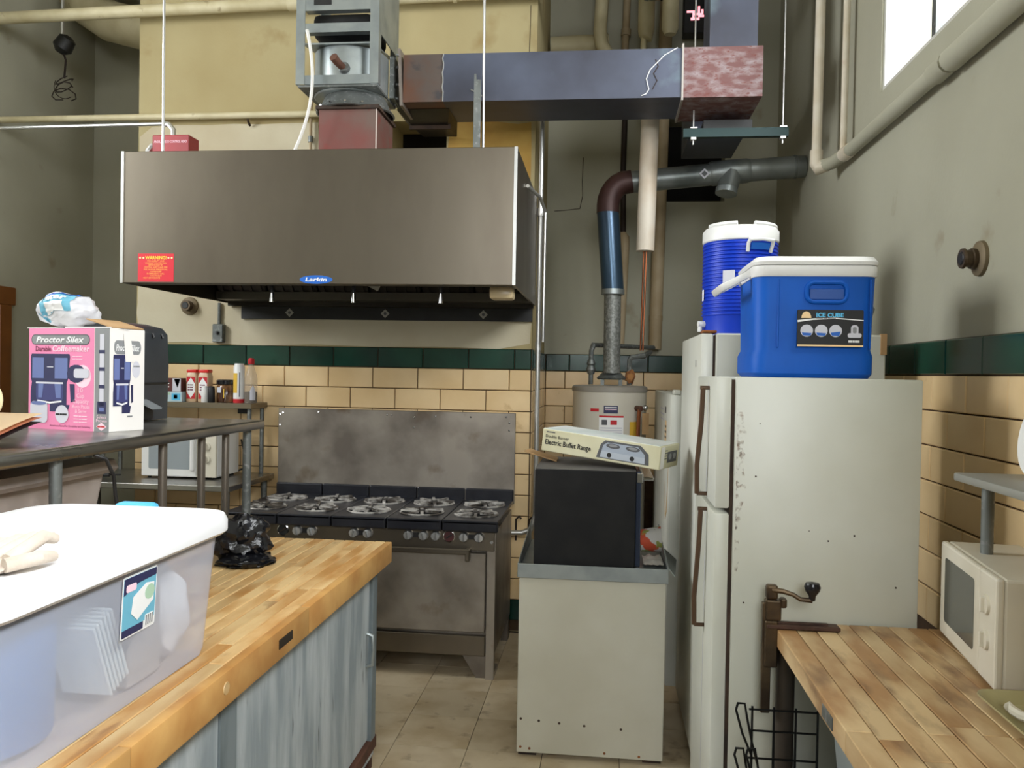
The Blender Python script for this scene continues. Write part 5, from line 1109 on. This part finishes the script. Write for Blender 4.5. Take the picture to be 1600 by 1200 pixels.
# blue cube cooler on the refrigerator
ck = thing('cube_cooler', 'boxy blue cooler with white lid on the nearer refrigerator', 'cooler', (.69, 3.05, 1.70))
def crr(x0, x1, y0, y1, z, r=.05): return rrect(x0, x1, y0, y1, r, z, 5)
b = nb()
loft(b, [crr(.505, .885, 2.88, 3.22, 1.701), crr(.493, .893, 2.868, 3.232, 1.715), crr(.493, .894, 2.866, 3.234, 1.775), crr(.502, .889, 2.874, 3.226, 1.795), crr(.498, .897, 2.868, 3.232, 2.04)]); bd = put('cooler_body', b, blue_p, ck, True)
b = nb(); loft(b, [crr(.495, .90, 2.865, 3.235, 2.04), crr(.493, .902, 2.862, 3.238, 2.045), crr(.493, .902, 2.862, 3.238, 2.075), crr(.495, .90, 2.865, 3.235, 2.078)]); put('white_collar', b, white_p, ck, True)
b = nb(); loft(b, [crr(.492, .903, 2.86, 3.24, 2.079), crr(.490, .905, 2.858, 3.242, 2.09), crr(.505, .895, 2.87, 3.23, 2.107), crr(.56, .84, 2.92, 3.18, 2.113)]); ld = put('lid', b, white_p, ck, True)
# moulded hand grip: raised lip, and a recess painted in darker blue
def ring_grip(u0, u1, v0, v1, y, r, m):
    b = nb(); pts = rrect(u0, u1, v0, v1, r, 0, 5)
    tube(b, [(p[0], y, p[1]) for p in pts], .008, 8, closed=True); return b
put('hand_grip', ring_grip(.665, .795, 1.955, 2.02, 2.868, .025, blue_p), blue_p, bd, True)
b = nb(); bx(b, .672, .788, 2.862, 2.872, 1.96, 2.0, .004); put('grip_recess_shade', b, M('cooler_blue_shaded', (10, 70, 150), .4), bd)  # raised plate, its darker blue stands for shade in the recess
for x in (.575, .872):
    b = nb(); bx(b, x - .003, x + .003, 2.866, 2.873, 1.80, 2.03, .002); put('moulded_line', b, blue_p, bd)
f = Fr((.636, 2.8655, 1.806), (1, 0, 0), (0, 0.015, 1))
lb = poly(f, RR(0, .212, 0, .122, .004), ink_k, bd, 'product_label', h=.008, th=.008); lb['label'] = 'black product label with white lettering'
poly(f, R4(0, .212, .0, .0055), ink_skin, lb, 'gold_line', h=.009); text('ICE CUBE', f, .06, .098, .0135, ink_lb, lb, wid=.088, h=.0095, bold=.04)
poly(f, [(.012 + .016 + .016 * math.cos(a), .094 + .022 * max(0, math.sin(a))) for a in [i * math.pi / 10 for i in range(11)]], ink_skin, lb, 'sun_logo', h=.009)
poly(f, [(0, .080), (.05, .088), (.12, .092), (.212, .086), (.212, .089), (.12, .096), (.05, .093), (0, .087)], ink_w, lb, 'swoosh', h=.009)
for u in (.03, .077, .123):
    c_ = poly(f, CI(u, .052, .0205, 22), ink_pale, lb, 'pictogram', h=.009); poly(f, [(u - .016, .046), (u + .016, .044 + (.006 if u > .1 else 0)), (u + .012, .035), (u - .012, .036)], ink_b, c_, 'water', h=.0095)
poly(f, RR(.172, .196, .035, .072, .01), ink_pale, lb, 'tap_icon', h=.009); poly(f, RR(.162, .206, .03, .045, .006), ink_pale, lb, 'tap_base', h=.0092); poly(f, RR(.178, .19, .045, .065, .004), ink_grey, lb, 'tap_slot', h=.0096)
bars(f, .164, .014, .04, 1, .012, ink_w, lb, h=.0095, th=.6); bars(f, .06, .0925, .07, 1, .006, ink_grey, lb, h=.0095, th=.4)
# swing handle
b = nb(); obx(b, Matrix.Translation((.497, 2.95, 2.06)) @ Matrix.Rotation(math.radians(-28), 4, 'Y'), -.115, .01, -.011, .011, -.012, .012, .005, 2); obx(b, Matrix.Translation((.497, 3.15, 2.06)) @ Matrix.Rotation(math.radians(-28), 4, 'Y'), -.115, .01, -.011, .011, -.012, .012, .005, 2)
obx(b, Matrix.Translation((.497, 3.05, 2.06)) @ Matrix.Rotation(math.radians(-28), 4, 'Y'), -.118, -.095, -.11, .11, -.013, .013, .006, 2); put('carry_handle', b, white_p, ck, True)
b = nb(); tube(b, [(.898, 3.05, 2.03), (.915, 3.05, 1.97), (.93, 3.05, 1.945), (.925, 3.05, 1.925), (.897, 3.05, 1.93)], .012, 8); put('rear_bracket', b, galv_d, ck, True)

jg = thing('beverage_jug', 'ribbed round blue drink jug with white lid on the tall freezer', 'cooler', (.60, 3.86, 1.88))
Tm = Matrix.Translation((.60, 3.86, 1.88))
prof = [(.152, 0), (.160, .006), (.160, .085)]
for k in range(20):
    z = .09 + k * .0165; prof += [(.161, z), (.166, z + .004), (.166, z + .009), (.161, z + .013)]
prof += [(.163, .425)]
b = nb(); lathe(b, prof, 48, Tm); bd = put('jug_body', b, blue_j, jg, True)
b = nb(); lathe(b, [(.164, .42), (.168, .425), (.168, .47), (.158, .484), (.12, .49), (.0, .488)], 48, Tm); put('lid', b, white_p, jg, True)
b = nb()
for a in range(-80, 261, 1):
    pass
for a0, a1 in ((200, 262), (285, 350)):
    pts = [(.60 + .148 * math.cos(math.radians(a)), 3.86 + .148 * math.sin(math.radians(a)), 1.88 + .49) for a in range(a0, a1, 8)]
    tube(b, pts, .013, 8)
put('lid_rim', b, white_p, jg, True)
def jp(a, r, z): return (.60 + r * math.sin(math.radians(a)), 3.86 - r * math.cos(math.radians(a)), 1.88 + z)
b = nb(); tube(b, [jp(2, .168, .365), jp(2, .18, .40), jp(4, .187, .415), jp(22, .187, .418), jp(38, .187, .415), jp(40, .18, .40), jp(40, .168, .365)], .008, 8); hd = put('side_handle', b, white_p, jg, True)
b = nb(); grid(b, 8, 1, lambda u, v: jp(6 + u * 30, .182 - .01 * (1 - v), .375 + v * .028)); put('handle_grip', b, ink_b, hd, True)
b = nb(); grid(b, 4, 1, lambda u, v: jp(-34 + u * 18, .1685, .225 + v * .06)); put('sticker', b, ink_pale, bd, True)
b = nb(); tube(b, [jp(-78, .155, .055), jp(-78, .19, .055)], .014, 10); tube(b, [jp(-78, .18, .055), jp(-78, .182, .02)], .01, 8); put('spigot', b, white_p, jg, True)
b = nb(); grid(b, 3, 1, lambda u, v: jp(-84 + u * 8, .168, .16 + v * .05)); put('side_label', b, ink_w, bd, True)

# ------------------------------------------------------------------ right-hand butcher block table
TX0, TX1, TY0, TY1, TZ = .545, 1.262, 1.3, 2.725, .92
rt = thing('butcher_block_table', 'stained butcher block table in front of the refrigerator', 'table', (.9, 1.8, 0))
n = 12; pw = (TX1 - TX0) / n
for i in range(n):
    x0 = TX0 + i * pw; y = TY0
    cuts = [TY0, TY0 + random.uniform(.4, 1.0), TY1]
    for a, c in zip(cuts, cuts[1:]):
        b = nb(); bx(b, x0 + .001, x0 + pw - .001, a + .0006, c - .0006, TZ - .055, TZ - random.uniform(0, .0014), .0022); put('plank', b, maple_d, rt)
b = nb(); bx(b, TX0 - .002, TX0 + .012, 2.0, 2.09, TZ - .045, TZ - .015, .001); put('maker_plate', b, galv_d, rt)
for x in (TX0 + .035, TX1 - .05):
    for y in (TY0 + .06, TY1 - .06):
        b = nb(); tube(b, [(x, y, 0), (x, y, TZ - .055)], .029, 16); put('leg', b, M('dark_leg', (74, 66, 58), .5, .5), rt, True)
b = nb(); bx(b, TX0 + .02, TX1 - .02, TY0 + .04, TY1 - .03, .38, .41, .004); put('lower_shelf', b, galv_d, rt)
# table can opener
op = thing('can_opener', 'old metal table-mounted can opener with a crank and black knob', 'can opener', (.54, 2.65, .92))
brz = M('worn_bronze', (96, 80, 60), .42, .8, c2=(70, 58, 46), scale=12)
b = nb(); bx(b, .508, .548, 2.63, 2.67, .80, .945, .004); put('clamp_block', b, brz, op)
b = nb(); bx(b, .512, .735, 2.628, 2.672, .9205, .936, .004); bx(b, .55, .70, 2.644, 2.656, .936, .941); bp = put('base_plate', b, M('rusty_plate', (88, 66, 56), .55, .6, c2=(64, 46, 40), scale=14), op)
b = nb(); bx(b, .502, .53, 2.638, 2.662, .655, 1.0, .003); put('slide_bar', b, brz, op)
b = nb(); bx(b, .510, .558, 2.632, 2.668, .945, 1.01, .006, 2); bx(b, .555, .575, 2.634, 2.666, .985, 1.015, .006, 2); put('cutter_head', b, brz, op)
b = nb(); bx(b, .512, .548, 2.634, 2.666, 1.01, 1.055, .008, 2); put('gear_cap', b, brz, op)
b = nb(); tube(b, [(.53, 2.64, 1.04), (.56, 2.63, 1.04), (.59, 2.625, 1.032), (.61, 2.62, 1.02), (.645, 2.62, 1.018)], [.009, .008, .007, .007, .008], 8); cr = put('crank_arm', b, brz, op, True)
b = nb(); lathe(b, [(.009, 0), (.011, .015), (.022, .03), (.025, .042), (.02, .054), (.0, .058)], 20, Matrix.Translation((.645, 2.62, 1.018))); put('knob', b, black_g, cr, True)
# white microwave on the table
microwave('microwave_oven', 'off-white microwave with two dials on the right-hand table', (1.035, 2.665, TZ), math.radians(-97), .50, .22, .29, (.12, .21), offwhite_p, M('dark_door_glass', (88, 90, 84), .12))
# cafeteria tray
t = thing('serving_tray', 'olive plastic tray with a white spiral cord at the table front', 'tray', (1.06, 1.85, TZ))
b = nb()
o_ = rrect(.905, 1.24, 1.55, 2.13, .04, 0, 4); i_ = rrect(.935, 1.21, 1.58, 2.10, .03, 0, 4)
loft(b, [[(p[0], p[1], TZ + .001) for p in i_], [(p[0], p[1], TZ + .025) for p in o_], [(p[0], p[1], TZ + .03) for p in o_], [(p[0] * .97 + 1.07 * .03, p[1] * .97 + 1.84 * .03, TZ + .026) for p in o_], [(p[0], p[1], TZ + .005) for p in i_]]); put('tray_body', b, M('tray_olive', (168, 160, 118), .4), t, True)
b = nb(); tube(b, [(.95, 2.04, TZ + .02)] + [(1.0 + .05 * math.cos(a * .5 + 2.6), 2.02 + .05 * math.sin(a * .5 + 2.6) - .004 * a, TZ + .022) for a in range(9)] + [(1.03, 1.93, TZ + .02)], .011, 8); single('white_hose', 'short white curled hose lying in the olive tray', 'hose', b, offwhite_p, True)
b = nb(); bx(b, .99, 1.19, 1.62, 1.9, TZ + .006, TZ + .02, .003); single('paper_pad', 'white papers in the olive tray', 'paper', b, paper)
# wall shelf, plate, cord
t = thing('wall_shelf', 'small grey metal shelf on the right wall above the microwave', 'shelf', (1.15, 2.2, 1.41))
b = nb(); bx(b, 1.02, 1.275, 1.3, 2.555, 1.408, 1.432, .006, 2); put('shelf_board', b, M('shelf_grey', (156, 156, 150), .45, .4), t, True)
b = nb(); tube(b, [(1.09, 2.49, TZ), (1.09, 2.49, 1.408)], .017, 10); put('support_post', b, galv_d, t, True)
b = nb(); lathe(b, [(.0, 0), (.08, .004), (.125, .02), (.122, .024), (.08, .01), (0, .006)], 32, Matrix.Translation((1.19, 2.36, 1.432 + .125)) @ Matrix.Rotation(math.radians(-78), 4, 'Y')); single('white_plate', 'white plate leaning on the wall shelf at the right edge', 'plate', b, white_p, True)
t = thing('wall_plug', 'black plug with cord below the wall shelf', 'plug', (1.26, 2.33, 1.36))
b = nb(); bx(b, 1.225, 1.265, 2.315, 2.355, 1.345, 1.385, .004); put('plug', b, black, t)
b = nb(); tube(b, [(1.235, 2.335, 1.345), (1.225, 2.34, 1.3), (1.22, 2.345, 1.22), (1.24, 2.36, 1.05), (1.245, 2.4, .93)], .006, 6); put('cord', b, black, t, True)
b = nb(); bx(b, 1.25, 1.27, 2.18, 2.25, 1.33, 1.45, .003); single('outlet_plate', 'dark outlet plate on the tiles behind the wall shelf', 'outlet', b, black)
# under-table: wire basket and clear bin
t = thing('wire_basket', 'black wire dish rack under the table beside the refrigerator', 'rack', (.60, 2.5, .41))
def wire(pts, r=.0035): 
    b = nb(); tube(b, pts, r, 6); put('wire', b, M('black_wire', (30, 30, 30), .35, .5), t, True)
for z in (.68, .655 - .04, .53): wire([(.46, 2.60, z), (.665, 2.60, z)])
for y in (2.35,): wire([(.46, y, .53), (.665, y, .53)])
for k in range(4): wire([(.47 + k * .065, 2.60, .69), (.47 + k * .065, 2.6, .44), (.47 + k * .065, 2.55, .42), (.47 + k * .065, 2.38, .42), (.47 + k * .065, 2.35, .54)])
for y in (2.4, 2.5): wire([(.56, y, .4125), (.67, y, .4125)])
for k, (x, z) in enumerate(((.405, .735), (.40, .61), (.43, .62))):
    wire([(x, 2.5 - .02 * k, z - .02), (x + .005, 2.5 - .02 * k, z), (x + .025, 2.5 - .02 * k, z), (x + .032, 2.5 - .02 * k, z - .04), (x + .05, 2.51, z - .12), (x + .07, 2.53, z - .19)]); wire([(x, 2.5 - .02 * k, z - .02), (x + .02, 2.5 - .02 * k, z - .09), (x + .05, 2.52, z - .16)])
t = thing('clear_bin', 'cloudy plastic bin under the right-hand table', 'storage bin', (.95, 2.4, .41))
rings = [rrect(.72, 1.15, 2.1, 2.58, .05, .413), rrect(.69, 1.18, 2.06, 2.62, .05, .78)]
b = nb(); loft(b, rings, cap=False); b.faces.new([b.verts.new(p) for p in rings[0]]); put('tub', b, M('cloudy_bin', (170, 178, 176), .35, alpha=.8), t, True)
b = nb(); loft(b, [rrect(.675, 1.195, 2.045, 2.635, .05, .78), rrect(.675, 1.195, 2.045, 2.635, .05, .80)]); put('rim', b, M('bin_rim', (150, 158, 156), .4), t)
